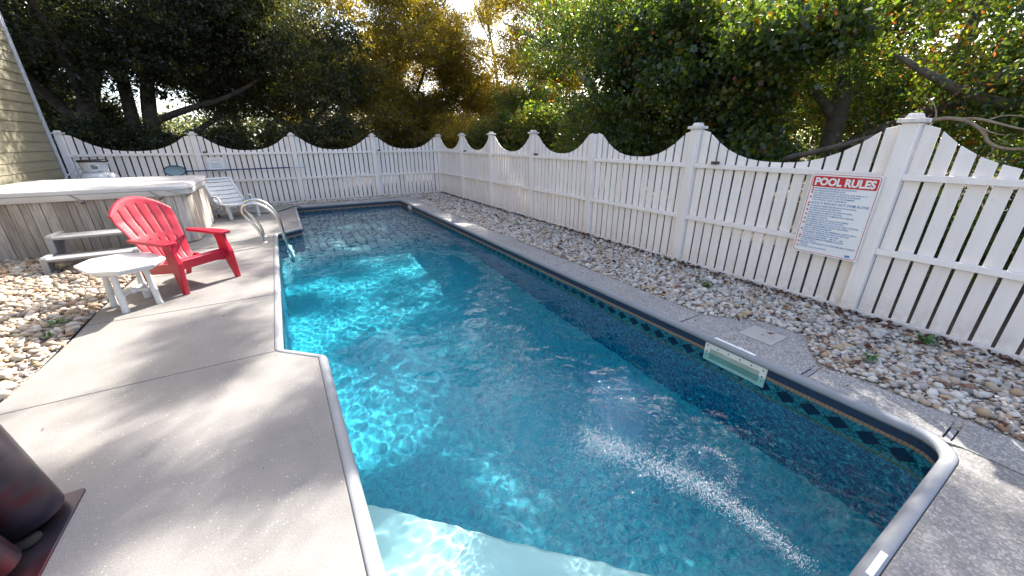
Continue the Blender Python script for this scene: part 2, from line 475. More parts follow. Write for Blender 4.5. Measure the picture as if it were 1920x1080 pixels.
# left boundary of the coping, from far to near
lp = [p for p in OUT if p[0] < 1.2]
def left_edge(y):                     # x of the coping's outer edge at height y on the left side
    pts = sorted([p for p in OUT if p[0] < 1.0 and .3 < p[1] < 11.8], key=lambda p: p[1])
    pts = [(pts[0][0], -1)] + pts + [(pts[-1][0], 13)]
    ysl = [(p[1] if len(p) > 1 else 0) for p in pts]
    for a, b in zip(pts[:-1], pts[1:]):
        ay, by = a[1], b[1]
        if ay <= y <= by and by > ay: return a[0] + (b[0] - a[0]) * (y - ay) / (by - ay)
    return 0
def left_chain(y0, y1):
    pts = sorted([p for p in OUT if p[0] < 1.0 and y0 < p[1] < y1 and .35 < p[1] < 11.7], key=lambda p: p[1])
    return [(left_edge(y0), y0)] + pts + [(left_edge(y1), y1)]
GAP = .005
def outer_x(y):
    return -1.84 - .09 * max(0, min(1, (4.6 - y) / 1.2)) + .02 * math.sin(y * 2.1)
cuts = [.0895, 3.40, 4.88, 6.38, 7.36, 7.8, 10.72, 12.55]
for a, b in zip(cuts[:-1], cuts[1:]):
    ya, yb = a + GAP, b - GAP
    inner = left_chain(ya, yb)
    xs_o = [(outer_x(ya + (yb - ya) * k / 6), ya + (yb - ya) * k / 6) for k in range(7)]
    if b > 11: 
        inner = [p for p in inner if p[1] < 11.86] + [(left_edge(11.7), 11.86), (left_edge(11.7), yb)]
    MB().prism(inner + xs_o[::-1], -.1, 0).build('slab', M['deck'], deck, .006)
CARC = [(2.91 + .2215 * math.cos(R(a)), .308 + .2215 * math.sin(R(a))) for a in range(-90, 1, 9)]
MB().prism([(-6, -6), (3.10, -6), (3.10, .10)] + CARC[5::-1] + [(-1.96, .0865), (-6, .0865)], -.1, -.001).build('slab', M['deck'], deck, .006)

walk = empty('poolside_path'); tag(walk, kind='structure')
def wslab(poly): MB().prism(poly, -.1, 0).build('slab', M['walk'], walk, .006)
XI = 3.08 + .052
wcuts = [2.0, 4.1, 6.6, 9.1, 11.2]
for a, b in zip(wcuts[:-1], wcuts[1:]):
    wslab([(XI, a + .006), (3.47, a + .006), (3.49, b - .006), (XI, b - .006)])
wslab([(XI, 1.99), (3.43, 1.99), (3.83, 1.56), (3.87, 1.27), (3.40, .955), (XI, .955)])
wslab([(XI, .905), (3.40, .905), (3.46, .198), (3.113, .198), (XI, .34)])
# near right corner, beyond the pool's end
wslab([(3.108, -6), (3.75, -6), (3.47, -.10), (3.47, .155), (3.127, .155)] + CARC[9:5:-1] + [(3.108, .11)])
# far end strip
fo = [p for p in OUT if p[1] > 11.5 and p[0] > .1]
wslab([(left_edge(11.7) + .012, 11.885), (3.0, 11.885), (XI, 11.75), (XI, 11.21), (3.95, 11.21), (3.95, 11.55), (3.5, 11.9), (3.5, 12.3), (left_edge(11.7) + .012, 12.3)])
# pale expansion strips in the joints
for y0, y1 in ((.914, .946), (.163, .190)):
    MB().box(XI + (.01 if y0 > .5 else -.005), y0, -.09, 3.40, y1, -.010).build('expansion_strip', M['coping'], walk)

# ------------------------------------------------------------------ the pool
pool = empty('swimming_pool', (1.5, 6, 0))
tag(pool, 'blue lined swimming pool with grey rounded coping and white corner steps', 'swimming pool')
pool_off = Vector((1.5, 6, 0))
def pchild(o):
    o.parent = pool; o.matrix_parent_inverse = Matrix.Translation(-pool_off); return o
n = len(PER)
arc = [0.0]
for i in range(n):
    p, q = PER[i], PER[(i + 1) % n]; arc.append(arc[-1] + math.hypot(q[0] - p[0], q[1] - p[1]))
zl = [-.03, -.3, -.7, -1.8]
me = bpy.data.meshes.new('wall_liner')
wv = [(PER[i % n][0], PER[i % n][1], z) for z in zl for i in range(n + 1)]
wf = []; uvs = []
for k in range(len(zl) - 1):
    for i in range(n):
        a, b, c, d = k * (n + 1) + i, k * (n + 1) + i + 1, (k + 1) * (n + 1) + i + 1, (k + 1) * (n + 1) + i
        wf.append((a, b, c, d))
        uvs += [(arc[i], zl[k]), (arc[i + 1], zl[k]), (arc[i + 1], zl[k + 1]), (arc[i], zl[k + 1])]
me.from_pydata(wv, [], wf); me.materials.append(M['liner_wall'])
ul = me.uv_layers.new(name='UVMap')
ul.data.foreach_set('uv', np.array(uvs, dtype=np.float32).ravel())
wall_o = pchild(link('wall_liner', me)); wall_o.cycles.is_caustics_receiver = True
# floor: dished grid with coved edges
nx, ny = 46, 120
X, Y = np.meshgrid(np.linspace(-.3, 3.12, nx), np.linspace(.12, 11.86, ny))
depth = -1.16 - .14 * np.clip((7.6 - Y) / 3.5, 0, 1) + .09 * np.clip((Y - 8.3) / 2.5, 0, 1)
ed = np.minimum(np.minimum(3.08 - X, Y - .138), 11.82 - Y)
depth = depth + .22 * np.clip(1 - ed / .35, 0, 1.2) ** 2
idx = np.arange(nx * ny).reshape(ny, nx)
quads = np.stack([idx[:-1, :-1].ravel(), idx[:-1, 1:].ravel(), idx[1:, 1:].ravel(), idx[1:, :-1].ravel()], 1)
fl = pchild(link('floor_liner', np_mesh('floor_liner', np.stack([X.ravel(), Y.ravel(), depth.ravel()], 1), 0, quads, M['liner_floor'], True)))
fl.cycles.is_caustics_receiver = True

# coping: rounded grey rail swept round the outline, in lengths
prof = [(-.002, -.052), (-.015, -.042), (-.018, -.029), (-.013, -.014), (-.003, -.003), (.010, .004), (.026, .0065), (.041, .005), (.0485, -.001), (.0485, -.06)]
offs = [offset(PER, d) for d, z in prof]
def coping_piece(i0, i1, f0=0, f1=1):
    """from vertex i0 to i1 along the outline; f0/f1 trim a straight piece"""
    m = MB()
    ids = list(range(i0, i1 + 1))
    vs_ = []
    for j, i in enumerate(ids):
        for (d, z), of in zip(prof, offs):
            p = Vector(of[i % n])
            if j == 0 and f0 > 0: p = p.lerp(Vector(of[(i + 1) % n]), f0)
            if j == len(ids) - 1 and f1 < 1: p = Vector(of[(i - 1) % n]).lerp(p, f1)
            vs_.append((p.x, p.y, z))
    k = len(prof)
    fs = [(j * k + q, (j + 1) * k + q, (j + 1) * k + q + 1, j * k + q + 1) for j in range(len(ids) - 1) for q in range(k - 1)]
    fs = [tuple(reversed(f)) for f in fs]
    m.add(vs_, fs, True)
    return pchild(m.build('coping_rail', M['coping']))
# find straight runs: edges longer than .25
i = 0
run = []
for i in range(n):
    p, q = PER[i], PER[(i + 1) % n]
    L_ = math.hypot(q[0] - p[0], q[1] - p[1])
    if L_ > .25:
        if run: coping_piece(run[0], run[-1] + 1); run = []
        parts = max(1, round(L_ / 2.4))
        eps = .0012 / L_
        for k in range(parts):
            coping_piece(i, i + 1, k / parts + (eps if k or True else 0), (k + 1) / parts - eps)
    else: run.append(i)
if run: coping_piece(run[0], run[-1] + 1)

# white stickers on the coping
def sticker(pts, z):
    o = MB().hexa([(x, y, z - .004) for x, y in pts], [(x, y, z) for x, y in pts]).build('depth_label', M['label']); pchild(o); return o
sticker([(3.092, 1.27), (3.116, 1.27), (3.116, 1.62), (3.092, 1.62)], .0085)
sticker([(1.76, .100), (1.93, .100), (1.93, .124), (1.76, .124)], .0085)
sticker([(1.56, 11.834), (1.88, 11.834), (1.88, 11.858), (1.56, 11.858)], .0085)

# skimmer in the right wall
sk = empty('skimmer'); pchild(sk); sk.location = (3.08, 1.41, 0)
def sk_part(o): o.parent = sk; return o
fx = -.012
m = MB()
ring_o = [(-.265, -.052), (.265, -.052), (.265, -.27), (-.265, -.27)]; ring_i = [(-.215, -.095), (.215, -.095), (.215, -.235), (-.215, -.235)]
for a in range(4):
    b = (a + 1) % 4
    m.add([(fx, *ring_o[a]), (fx, *ring_o[b]), (fx, *ring_i[b]), (fx, *ring_i[a]), (-.001, *ring_o[a]), (-.001, *ring_o[b]), (-.001, *ring_i[b]), (-.001, *ring_i[a])],
          [(0, 1, 2, 3), (0, 4, 5, 1), (3, 2, 6, 7)])
o = m.build('faceplate', M['face'], sk); o.cycles.is_caustics_receiver = True
o = MB().box(.0, -.215, -.236, .003, .215, -.094).build('weir_flap', M['mouth'], sk, loc=(-.006, 0, 0)); o.cycles.is_caustics_receiver = True
screw = MB().tube([(fx - .003, 0, 0), (fx + .002, 0, 0)], .0065, 8).mesh('screw', M['brown'])
for yy in (-.24, -.145, -.05, .05, .145, .24): link('screw', screw, sk, (0, yy, -.073))
for yy in (-.24, .24):
    for zz in (-.13, -.19): link('screw', screw, sk, (0, yy, zz))
# far return fitting plate on the right wall
o = pchild(MB().box(3.065, 10.62, -.14, 3.078, 10.95, -.055).build('return_plate', M['face'], bevel=.003))

# corner steps (white resin), bowed across the near left corner
def bow(p, q, k, n=14):
    p, q = Vector(p), Vector(q); d = q - p; nn = Vector((-d.y, d.x)).normalized()
    return [tuple(p.lerp(q, i / n) + nn * (math.sin(math.pi * i / n) * k)) for i in range(n + 1)]
st = MB()
def step(front, z1, z0):
    poly = [(.059, .139)] + front[::-1]
    st.prism(poly, z0, z1)
step(bow((.059, 1.38), (1.05, .14), -.03), -.36, -1.5)
stp = st.build('corner_step', M['step'], bevel=.02); pchild(stp)
st = MB(); step(bow((.059, 1.98), (1.92, .14), -.01), -.56, -1.5)
stp2 = st.build('corner_step', M['step'], bevel=.02); pchild(stp2)
fl_ = MB()
fl_.box(.061, .16, -.58, .078, 1.96, -.06)      # flange of the step unit up the left wall
fl_.box(.079, .141, -.58, 1.98, .159, -.06)
o = pchild(fl_.build('step_flange', M['step'], bevel=.004))
for s_ in (stp, stp2, o): s_.cycles.is_caustics_receiver = True

# ------------------------------------------------------------------ water
xsw = np.concatenate([np.arange(-.27, .75, .012), np.arange(.75, 2.45, .0058), np.arange(2.45, 3.095, .012)])
ysw = np.concatenate([np.arange(.125, .5, .01), np.arange(.5, 2.3, .0058), np.arange(2.3, 3.4, .0115), np.arange(3.4, 7, .02), np.arange(7, 11.86, .03)])
X, Y = np.meshgrid(xsw, ysw)
wr = np.random.default_rng(3)
def waves(nw, l0, l1, slope, aniso=None):
    z = np.zeros_like(X)
    for i in range(nw):
        lam = math.exp(wr.uniform(math.log(l0), math.log(l1))); k = 2 * math.pi / lam
        a = wr.uniform(0, 2 * math.pi) if aniso is None else wr.normal(aniso[0], aniso[1])
        z += lam / (2 * math.pi) * slope * math.sqrt(2 / nw) * np.sin(k * (X * math.cos(a) + Y * math.sin(a)) + wr.uniform(0, 6.28))
    return z
Z = -.14 + waves(40, .05, .26, .027) + waves(14, .3, 1.2, .02)
far = np.clip((Y - 4.5) / 4, 0, 1)
Z += far * waves(16, .09, .3, .03, (R(80), .5))
def blob(cx, cy, rx, ry): return np.exp(-(((X - cx) / rx) ** 2 + ((Y - cy) / ry) ** 2))
chop = np.clip(1.1 * blob(1.6, 1.42, .62, .42) + .8 * blob(1.75, .85, .28, .40) + .7 * blob(1.15, 1.6, .30, .3) + .35 * blob(1.7, 2.0, .35, .3), 0, 1)
patch = sum(np.sin(wr.uniform(4, 13) * (X * math.cos(a_) + Y * math.sin(a_)) + wr.uniform(0, 6.28)) for a_ in wr.uniform(0, 6.28, 9)) / 2.1
chop = chop * np.clip(.8 + .3 * patch, .45, 1.2)
nearw = np.clip((2.6 - Y) / 1.2, 0, 1) * np.clip((2.3 - X) / .8, 0, 1)
Z += nearw * waves(24, .05, .13, .035)
Z += chop * (waves(30, .024, .06, .15) + waves(18, .06, .2, .10))
idx = np.arange(X.size).reshape(X.shape)
quads = np.stack([idx[:-1, :-1].ravel(), idx[:-1, 1:].ravel(), idx[1:, 1:].ravel(), idx[1:, :-1].ravel()], 1)
wat = link('water', np_mesh('water', np.stack([X.ravel(), Y.ravel(), Z.ravel()], 1), 0, quads, M['water'], True))
wat.cycles.is_caustics_caster = True
tag(wat, kind='structure')
# bubbles from the return jet, floating along its plume
bv = []; bf = []
br = np.random.default_rng(11)
octv = np.array([(1, 0, 0), (0, 1, 0), (-1, 0, 0), (0, -1, 0), (0, 0, 1), (0, 0, -.4)], float)
octf = np.array([(0, 1, 4), (1, 2, 4), (2, 3, 4), (3, 0, 4), (1, 0, 5), (2, 1, 5), (3, 2, 5), (0, 3, 5)])
path = np.array([(1.72, .28), (1.74, .55), (1.70, .80), (1.60, 1.02), (1.48, 1.25), (1.36, 1.42)])
ts = br.uniform(0, 1, 9000) ** .9
px_ = np.interp(ts * 5, range(6), path[:, 0]) + br.normal(0, .03 + .05 * ts); py_ = np.interp(ts * 5, range(6), path[:, 1]) + br.normal(0, .06, 9000)
sw = br.uniform(0, 1, 700)
px_ = np.concatenate([px_, 1.86 + .15 * np.cos(sw * 5 + 3.6) + br.normal(0, .018, 700)]); py_ = np.concatenate([py_, .86 + .14 * np.sin(sw * 5 + 3.6) + br.normal(0, .02, 700)])
keep = (py_ > .24) & (px_ > .2)
px_, py_ = px_[keep], py_[keep]
rad = np.exp(br.uniform(math.log(.0006), math.log(.0021), len(px_)))
V = octv[None] * rad[:, None, None] + np.stack([px_, py_, np.full(len(px_), -.137)], 1)[:, None]
Fc = (octf[None] + np.arange(len(px_))[:, None, None] * 6).reshape(-1, 3)
t_ = NT('foam'); t_.b.inputs['Base Color'].default_value = (.85, .9, .92, 1); t_.b.inputs['Roughness'].default_value = .2
tag(link('foam', np_mesh('foam', V.reshape(-1, 3), 0, Fc, t_.m, True)), 'white bubbles of the return jet drifting over the pool water', 'bubbles', kind='stuff')

# ------------------------------------------------------------------ stones
def pebble_mesh(name, mat, seed, flat=.6):
    r_ = np.random.default_rng(seed)
    v = [(1, 0, 0), (0, 1, 0), (-1, 0, 0), (0, -1, 0), (0, 0, 1), (0, 0, -1)]
    f = [(0, 1, 4), (1, 2, 4), (2, 3, 4), (3, 0, 4), (1, 0, 5), (2, 1, 5), (3, 2, 5), (0, 3, 5)]
    v = [np.array(p, float) for p in v]; cache = {}
    def midp(a, b):
        k = (min(a, b), max(a, b))
        if k not in cache: p = v[a] + v[b]; v.append(p / np.linalg.norm(p)); cache[k] = len(v) - 1
        return cache[k]
    nf = []
    for a, b, c in f:
        x, y, z = midp(a, b), midp(b, c), midp(c, a); nf += [(a, x, z), (x, b, y), (z, y, c), (x, y, z)]
    V = np.array(v); V *= (1 + r_.normal(0, .11, (len(V), 1)))
    V *= np.array([1, r_.uniform(.62, .9), flat * r_.uniform(.75, 1.15)])
    return V, np.array(nf)
def scatter_stones(bed, region, sizes, count, mat_i, mat_f, name, seed, zbase=-.012):
    r_ = np.random.default_rng(seed)
    protos = [pebble_mesh('p', None, seed * 50 + k) for k in range(9)]
    meshes = []
    for k, (V, F) in enumerate(protos):
        meshes.append(np_mesh('stone', V, 0, F, mat_i, True))
    P = region(r_, count)
    nn = len(P)
    s = np.exp(r_.normal(math.log(sizes[0]), sizes[1], nn)); s = np.clip(s, sizes[2], sizes[3])
    rz = r_.uniform(0, 6.28, nn); tx = r_.normal(0, .28, nn); ty = r_.normal(0, .28, nn)
    z = zbase + s * .22 + r_.uniform(0, .016, nn)
    which = r_.integers(0, 9, nn)
    d = np.hypot(P[:, 0], P[:, 1]); 
    fwd = np.array([math.sin(R(YAW)), math.cos(R(YAW))])
    dep = (P @ fwd) * math.cos(R(PITCH)) + 1.65 * math.sin(R(PITCH))
    rx = P @ np.array([fwd[1], -fwd[0]])
    up = (P @ fwd) * math.sin(R(PITCH)) - 1.65 * math.cos(R(PITCH))
    sx, sy = 960 + FPX * rx / np.maximum(dep, .01), 540 - FPX * up / np.maximum(dep, .01)
    vis = (dep > .1) & (sx > 8) & (sx < 1912) & (sy > 0) & (sy < 1072)
    score = np.where(vis, s / np.maximum(d, .5), 0)
    top = set(np.argsort(-score)[:300].tolist())
    allV = []; allF = []; tint = []; off = 0
    for i in range(nn):
        Rm = Matrix.Rotation(rz[i], 3, 'Z') @ Matrix.Rotation(tx[i], 3, 'X') @ Matrix.Rotation(ty[i], 3, 'Y')
        if i in top:
            o = link('stone', meshes[which[i]], bed, (P[i, 0], P[i, 1], z[i])); o.rotation_euler = Rm.to_euler(); o.scale = (s[i] * .5,) * 3
        else:
            V, F = protos[which[i]]
            allV.append((V * s[i] * .5) @ np.array(Rm).T + np.array([P[i, 0], P[i, 1], z[i]])); allF.append(F + off); off += len(V)
            tint.append(np.full(len(F), r_.uniform()))
    o = link(name, np_mesh(name, np.concatenate(allV), 0, np.concatenate(allF), mat_f, True, np.concatenate(tint)), bed)
    tag(o, kind='stuff')
def inside_walk(p):
    x, y = p[:, 0], p[:, 1]
    e = np.where(y < .2, 3.49, np.where(y < 2, 3.45, 3.48))
    bad = x < e
    # skimmer pad
    pad = (y > .93) & (y < 2.0) & (x < 3.89) & (x < 3.43 + np.clip((y - .95) / .32, 0, 1) * .46) & (x < 3.43 + np.clip((2.02 - y) / .45, 0, 1) * .42)
    farp = (y > 11.2) & ((x < 3.97) & (y < 11.56)) | ((y > 11.5) & (x < 3.52))
    return bad | pad | farp
def reg_right(r_, c):
    p = np.stack([r_.uniform(3.4, 4.80, c), r_.uniform(-1.2, 12.62, c)], 1)
    q = np.stack([r_.uniform(-1.6, 3.5, c // 12), r_.uniform(12.32, 12.66, c // 12)], 1)
    return np.concatenate([p[~inside_walk(p)], q])
def reg_left(r_, c):
    p = np.stack([r_.uniform(-5.2, -1.8, c), r_.uniform(2.0, 8.6, c)], 1)
    ox = np.array([outer_x(y) for y in p[:, 1]])
    return p[p[:, 0] < ox - .02]
gb = empty('gravel_bed'); tag(gb, kind='structure')
MB().add([(3.3, -6, -.008), (4.9, -6, -.008), (4.9, 12.7, -.008), (3.3, 12.7, -.008)], [(0, 1, 2, 3)]).build('bed_base', M['bed'], gb)
scatter_stones(gb, reg_right, (.0315, .46, .014, .10), 40000, M['stone_r'], M['stone_rf'], 'small_stones', 5)
pb = empty('pebble_bed'); tag(pb, kind='structure')
MB().add([(-8, .09, -.010), (-1.88, .09, -.010), (-1.88, 12.7, -.010), (-8, 12.7, -.010)], [(0, 1, 2, 3)]).build('bed_base', M['bed'], pb)
scatter_stones(pb, reg_left, (.053, .34, .024, .11), 16000, M['stone_l'], M['stone_lf'], 'small_stones', 6)
big = [(-1.95, 4.42, .075), (4.30, .72, .085), (3.72, .02, .07)]

# ------------------------------------------------------------------ fences
TOPR, MIDR, H_POST, H_DIP, H_PK = 1.38, .695, 1.80, 1.44, 1.74
def scallop(t):                # t 0..1 across a bay
    q = abs(2 * t - 1)
    return min(H_POST - .012, H_DIP - .008 + .45 * q ** 2.5)
def make_cap(w, parent, loc):
    m = MB()
    m.box(-w - .03, -w - .03, 0, w + .03, w + .03, .035)
    m.hexa([(-w + .005, -w + .005, .035), (w - .005, -w + .005, .035), (w - .005, w - .005, .035), (-w + .005, w - .005, .035)],
           [(-w + .02, -w + .02, .075), (w - .02, -w + .02, .075), (w - .02, w - .02, .075), (-w + .02, w - .02, .075)])
    o = m.build('post_cap', M['fence'], parent, .006, loc); return o
def fence(root, posts, pick_pitch, pick_w, capless=(), skip=()):
    W = .06
    for i, d in enumerate(posts):
        if i in skip: continue
        po = MB().box(-W, -W, -.1, W, W, H_POST - (.0 if i not in capless else .03)).build('post', M['fence'], root, .006, (d, 0, 0))
        if i not in capless: make_cap(W, po, (0, 0, H_POST + .001))
    for i in range(len(posts) - 1):
        a, b = posts[i] + W, posts[i + 1] - W
        for zt, hh, yy0, yy1 in ((TOPR, .055, -.035, .012), (MIDR, .055, -.035, .012)):
            MB().box(a, yy0, zt - hh, b, yy1, zt).build('rail', M['fence'], root, .004)
        MB().box(a, -.028, -.02, b, .012, .055).build('kickboard', M['fence'], root, .004)
        npk = int(round((b - a) / pick_pitch)); pit = (b - a) / npk
        for k in range(npk):
            x0 = a + pit * k + (pit - pick_w) / 2 + random.uniform(-.002, .002); x1 = x0 + pick_w
            t0 = (x0 - a) / (b - a); t1 = (x1 - a) / (b - a)
            z0, z1 = scallop(max(0, min(1, t0))), scallop(max(0, min(1, t1)))
            zb = .03 + random.uniform(-.006, .006); y0 = .013 + random.uniform(0, .003); y1 = y0 + .018
            MB().hexa([(x0, y0, zb), (x1, y0, zb), (x1, y1, zb), (x0, y1, zb)], [(x0, y0, z0), (x1, y0, z1), (x1, y1, z1), (x0, y1, z0)]).build('picket', M['fence'], root, .0025)

rf = empty('picket_fence', (4.82, 12.82, 0), R(-90))
tag(rf, 'white scalloped picket fence along the gravel strip, carrying the pool rules sign', 'fence', 'scalloped picket fences round the pool')
fence(rf, [0, 1.95, 3.78, 5.67, 7.56, 9.50, 11.56, 13.5, 15.4],   .13, .1055, capless=(4,))
lf = empty('picket_fence', (-3.97, 12.82, 0), 0)
tag(lf, 'white scalloped picket fence behind the lounger and hot tub, ending at the house', 'fence', 'scalloped picket fences round the pool')
fence(lf, [0, 2.34, 4.50, 6.67, 8.79], .137, .110, skip=(4,))

clip = MB(); clip.box(-.045, -.02, -.02, .045, .02, .014).box(-.02, -.035, -.012, .02, -.02, .006)
cm = clip.mesh('rail_clip', M['brown'])
for x, y, rz, lab in ((4.782, 2.97, 90, 'small dark clip on the fence rail between the tallest capped posts, nearest the rules sign'),
                      (4.782, 6.99, 90, 'small dark clip on the right fence rail beside the post before the capless one'),
                      (4.782, 10.62, 90, 'small dark clip on the right fence rail nearest the fence corner'),
                      (-1.47, 12.782, 0, 'small dark clip on the back fence rail above the white notice'),
                      (2.86, 12.782, 0, 'small dark clip on the back fence rail nearest the fence corner')):
    o = link('rail_clip', cm, None, (x, y, 1.40)); o.rotation_euler = (0, 0, R(-rz)); tag(o, lab, 'fence clip', 'dark clips on the fence rails')

# ------------------------------------------------------------------ pool rules sign
def text(name, body, size, mat, parent, x, y, z, width=None, font_off=0.0, ext=.0004):
    cu = bpy.data.curves.new(name, 'FONT'); cu.body = body; cu.size = size; cu.extrude = ext; cu.offset = font_off
    cu.materials.append(mat); cu.align_x = 'LEFT'; cu.resolution_u = 3
    tmp = bpy.data.objects.new(name, cu); sc.collection.objects.link(tmp)
    dg = bpy.context.evaluated_depsgraph_get()
    me = bpy.data.meshes.new_from_object(tmp.evaluated_get(dg))
    bpy.data.objects.remove(tmp)
    o = link(name, me, parent, (x, y, z))
    xs_ = [v.co.x for v in me.vertices]
    if width and xs_: o.scale = (width / (max(xs_) - min(xs_)), 1, 1)
    return o
SW, SH = .57, .82
sg = empty('pool_rules_sign', (4.742, 1.585, .945))
sg.rotation_euler = Matrix(((0, 0, -1), (-1, 0, 0), (0, 1, 0))).to_euler()
tag(sg, 'white and red pool rules sign screwed to the fence rails', 'sign')
def rrect(w, h, r, k=5):
    out = []
    for cx, cy, a0 in ((w / 2 - r, h / 2 - r, 0), (-w / 2 + r, h / 2 - r, 90), (-w / 2 + r, -h / 2 + r, 180), (w / 2 - r, -h / 2 + r, 270)):
        out += [(cx + r * math.cos(R(a0 + 90 * i / k)), cy + r * math.sin(R(a0 + 90 * i / k))) for i in range(k + 1)]
    return out
MB().prism(rrect(SW, SH, .008), -.002, .003).build('plate', M['sign'], sg)
bo, bi = rrect(SW - .024, SH - .024, .022), rrect(SW - .034, SH - .034, .018)
q = len(bo)
MB().add([(x, y, .0042) for x, y in bo] + [(x, y, .0042) for x, y in bi], [(i, (i + 1) % q, q + (i + 1) % q, q + i) for i in range(q)]).build('border', M['red_print'], sg)
hd = MB().prism([(x, y + SH / 2 - .083) for x, y in rrect(SW - .05, .105, .014)], .0034, .0046).build('header', M['red_print'], sg)
text('header_text', 'POOL RULES', .098, M['sign'], hd, -SW / 2 + .042, SH / 2 - .117, .0056, SW - .085, .0042)
rules = [(1, 'NO RUNNING, BOISTEROUS OR ROUGH PLAY', 0), (1, 'SHOWER BEFORE ENTERING POOL', 0), (1, 'NO DIVING IN AREAS OF THE POOL LESS THAN 5 FT', 0), (0, 'DEEP OR IN POOLS NOT APPROVED FOR DIVING', 0),
         (1, 'CHILDREN SHOULD NOT USE THE SWIMMING', 0), (0, 'POOL WITHOUT ADULT SUPERVISION', 0), (1, 'ADULTS SHOULD NOT SWIM ALONE', 1), (1, 'NO PERSON UNDER THE INFLUENCE OF ALCOHOL', 0), (0, 'OR DRUGS SHOULD USE THE POOL', 0),
         (1, 'NO PERSON WITH SKIN, EYE, EAR OR NASAL', 0), (0, 'INFECTIONS ALLOWED IN THE POOL', 0), (1, 'NO PERSON WITH ANY COMMUNICABLE DISEASES', 0), (0, 'ALLOWED IN THE POOL', 0), (1, 'NO ANIMALS, PETS, OR GLASS CONTAINERS', 0), (0, 'ALLOWED IN THE POOL OR ON THE DECK', 0),
         (1, 'ALL PERSONS USING POOL DO SO AT THEIR OWN RISK,', 0), (0, 'OWNERS & MANAGEMENT ARE NOT RESPONSIBLE', 0), (0, 'FOR ACCIDENTS OR INJURIES', 0), (1, 'POOL IS FOR PRIVATE USE, MEMBERS & GUESTS ONLY,', 0), (0, 'MANAGEMENT RESERVES THE RIGHT TO DENY USE', 0), (0, 'OF THE POOL TO ANYONE AT ANY TIME', 0),
         (1, 'THIS POOL IS OPEN FROM __ AM TO __ PM', 0), (1, 'THE MAXIMUM NUMBER OF SWIMMERS ALLOWED', 0), (0, 'IN THE POOL IS', 0), (1, 'EMERGENCY TELEPHONE 911 OR OTHER EMERGENCY SERVICE:', 0), (0, 'ADDRESS:', 0), (1, 'A PHONE IS NOT IN LOCATED:', 0)]
yy = SH / 2 - .158
for num, bodyt, bigf in rules:
    sz = .036 if bigf else .0205
    if bigf: yy -= .014
    text('rule_text', bodyt, sz, M['blue_print'], sg, -SW / 2 + .058, yy, .0042, .475 if bigf else min(.475, .0097 * len(bodyt)), .0002)
    if num: MB().box(-SW / 2 + .033, yy + .001, .0034, -SW / 2 + .049, yy + .016, .0043).build('bullet', M['red_print'], sg)
    yy -= .0225 + (.004 if bigf else 0)
MB().prism([(.205 + x, -SH / 2 + .04 + y) for x, y in rrect(.042, .022, .008)], .0034, .0043).build('logo_mark', M['blue_print'], sg)

# notice on the back fence
nb = empty('notice', (-1.30, 12.776, 1.095)); nb.rotation_euler = (R(90), 0, 0)
tag(nb, 'small white notice with faded print on the back fence', 'notice')
MB().prism(rrect(.36, .34, .01), -.002, .003).build('plate', M['sign'], nb)
t_ = NT('faded_print'); t_.b.inputs['Base Color'].default_value = (.42, .52, .62, 1)
for k in range(5): MB().box(-.11, .02 - k * .026, .003, .11 - (k % 2) * .03, .032 - k * .026, .0038).build('print_line', t_.m, nb)
t2_ = NT('faded_red'); t2_.b.inputs['Base Color'].default_value = (.62, .45, .43, 1)
MB().box(-.10, .10, .003, .10, .115, .0038).build('print_line', t2_.m, nb)

# leaf skimmer net with its blue pole, hung on the back fence
pk = empty('leaf_net', (-2.0, 12.70, .95)); tag(pk, 'long blue pole with a pale net head hung along the back fence', 'pool net')
MB().tube([(.05, 0, .0), (2.35, -.005, .02)], .016, 10).build('pole', M['blue_pole'], pk)
MB().tube([(2.351, -.005, .02), (2.75, -.005, .024)], .0125, 10).build('pole_tip', M['steel'], pk)
nm = MB()
rim = [(-.16 + .21 * math.cos(a), 0, .02 + .12 * math.sin(a)) for a in np.linspace(0, 2 * math.pi, 25)]
nm.tube(rim, .012, 6, cap=False).build('net_frame', M['blue_pole'], pk)
MB().add([(-.16, .05, .02)] + [(p[0], p[1] + .004, p[2]) for p in rim[:-1]], [(0, i + 1, (i + 1) % 24 + 1) for i in range(24)], True).build('net', M['net'], pk)
for xx in (.3, 2.2):
    MB().tube([(xx, .06, -.005), (xx, -.02, -.022), (xx, -.03, .015)], .006, 6).build('hook', M['black'], pk)

# ------------------------------------------------------------------ house
hs = empty('house', (-4.05, 12.5, 0)); tag(hs, 'beige house with horizontal lap siding and pale corner trim', 'house')
sid = MB().hexa([(-.02, -14, 0), (.022, -14, 0), (.022, 0, 0), (-.02, 0, 0)], [(-.02, -14, .2), (.006, -14, .2), (.006, 0, .2), (-.02, 0, .2)]).mesh('siding_board', M['siding'])
for k in range(36):
    link('siding_board', sid, hs, (0, 0, .02 + k * .181))
MB().box(-.03, .001, 0, .03, .11, 6.6).build('corner_trim', M['trim'], hs, .004)
MB().box(-.135, .111, 0, .03, .135, 6.6).build('corner_trim', M['trim'], hs, .004)
MB().box(-6, -14, 0, -.021, .11, 6.6).build('wall', M['siding'], hs)
MB().box(-6.4, -14.4, 6.601, .4, .55, 6.8).build('roof', M['trim'], hs)

# ------------------------------------------------------------------ hot tub
TX0, TX1, TY0, TY1 = -3.92, -1.38, 8.38, 10.78
tub = empty('hot_tub', ((TX0 + TX1) / 2, (TY0 + TY1) / 2, 0))
tag(tub, 'wood skirted hot tub under a pale grey vinyl cover', 'hot tub')
to = Vector(tub.location)
def tchild(o, par=None):
    o.parent = par or tub
    o.matrix_parent_inverse = Matrix.Translation(-to); return o
base = rounded([(TX0, TY0), (TX1, TY0), (TX1, TY1), (TX0, TY1)], [.22, .26, .26, .22], 8)
MB().prism(offset(base, -.035), 0, .80).build('cabinet', M['black']); tchild(bpy.data.objects['cabinet'])
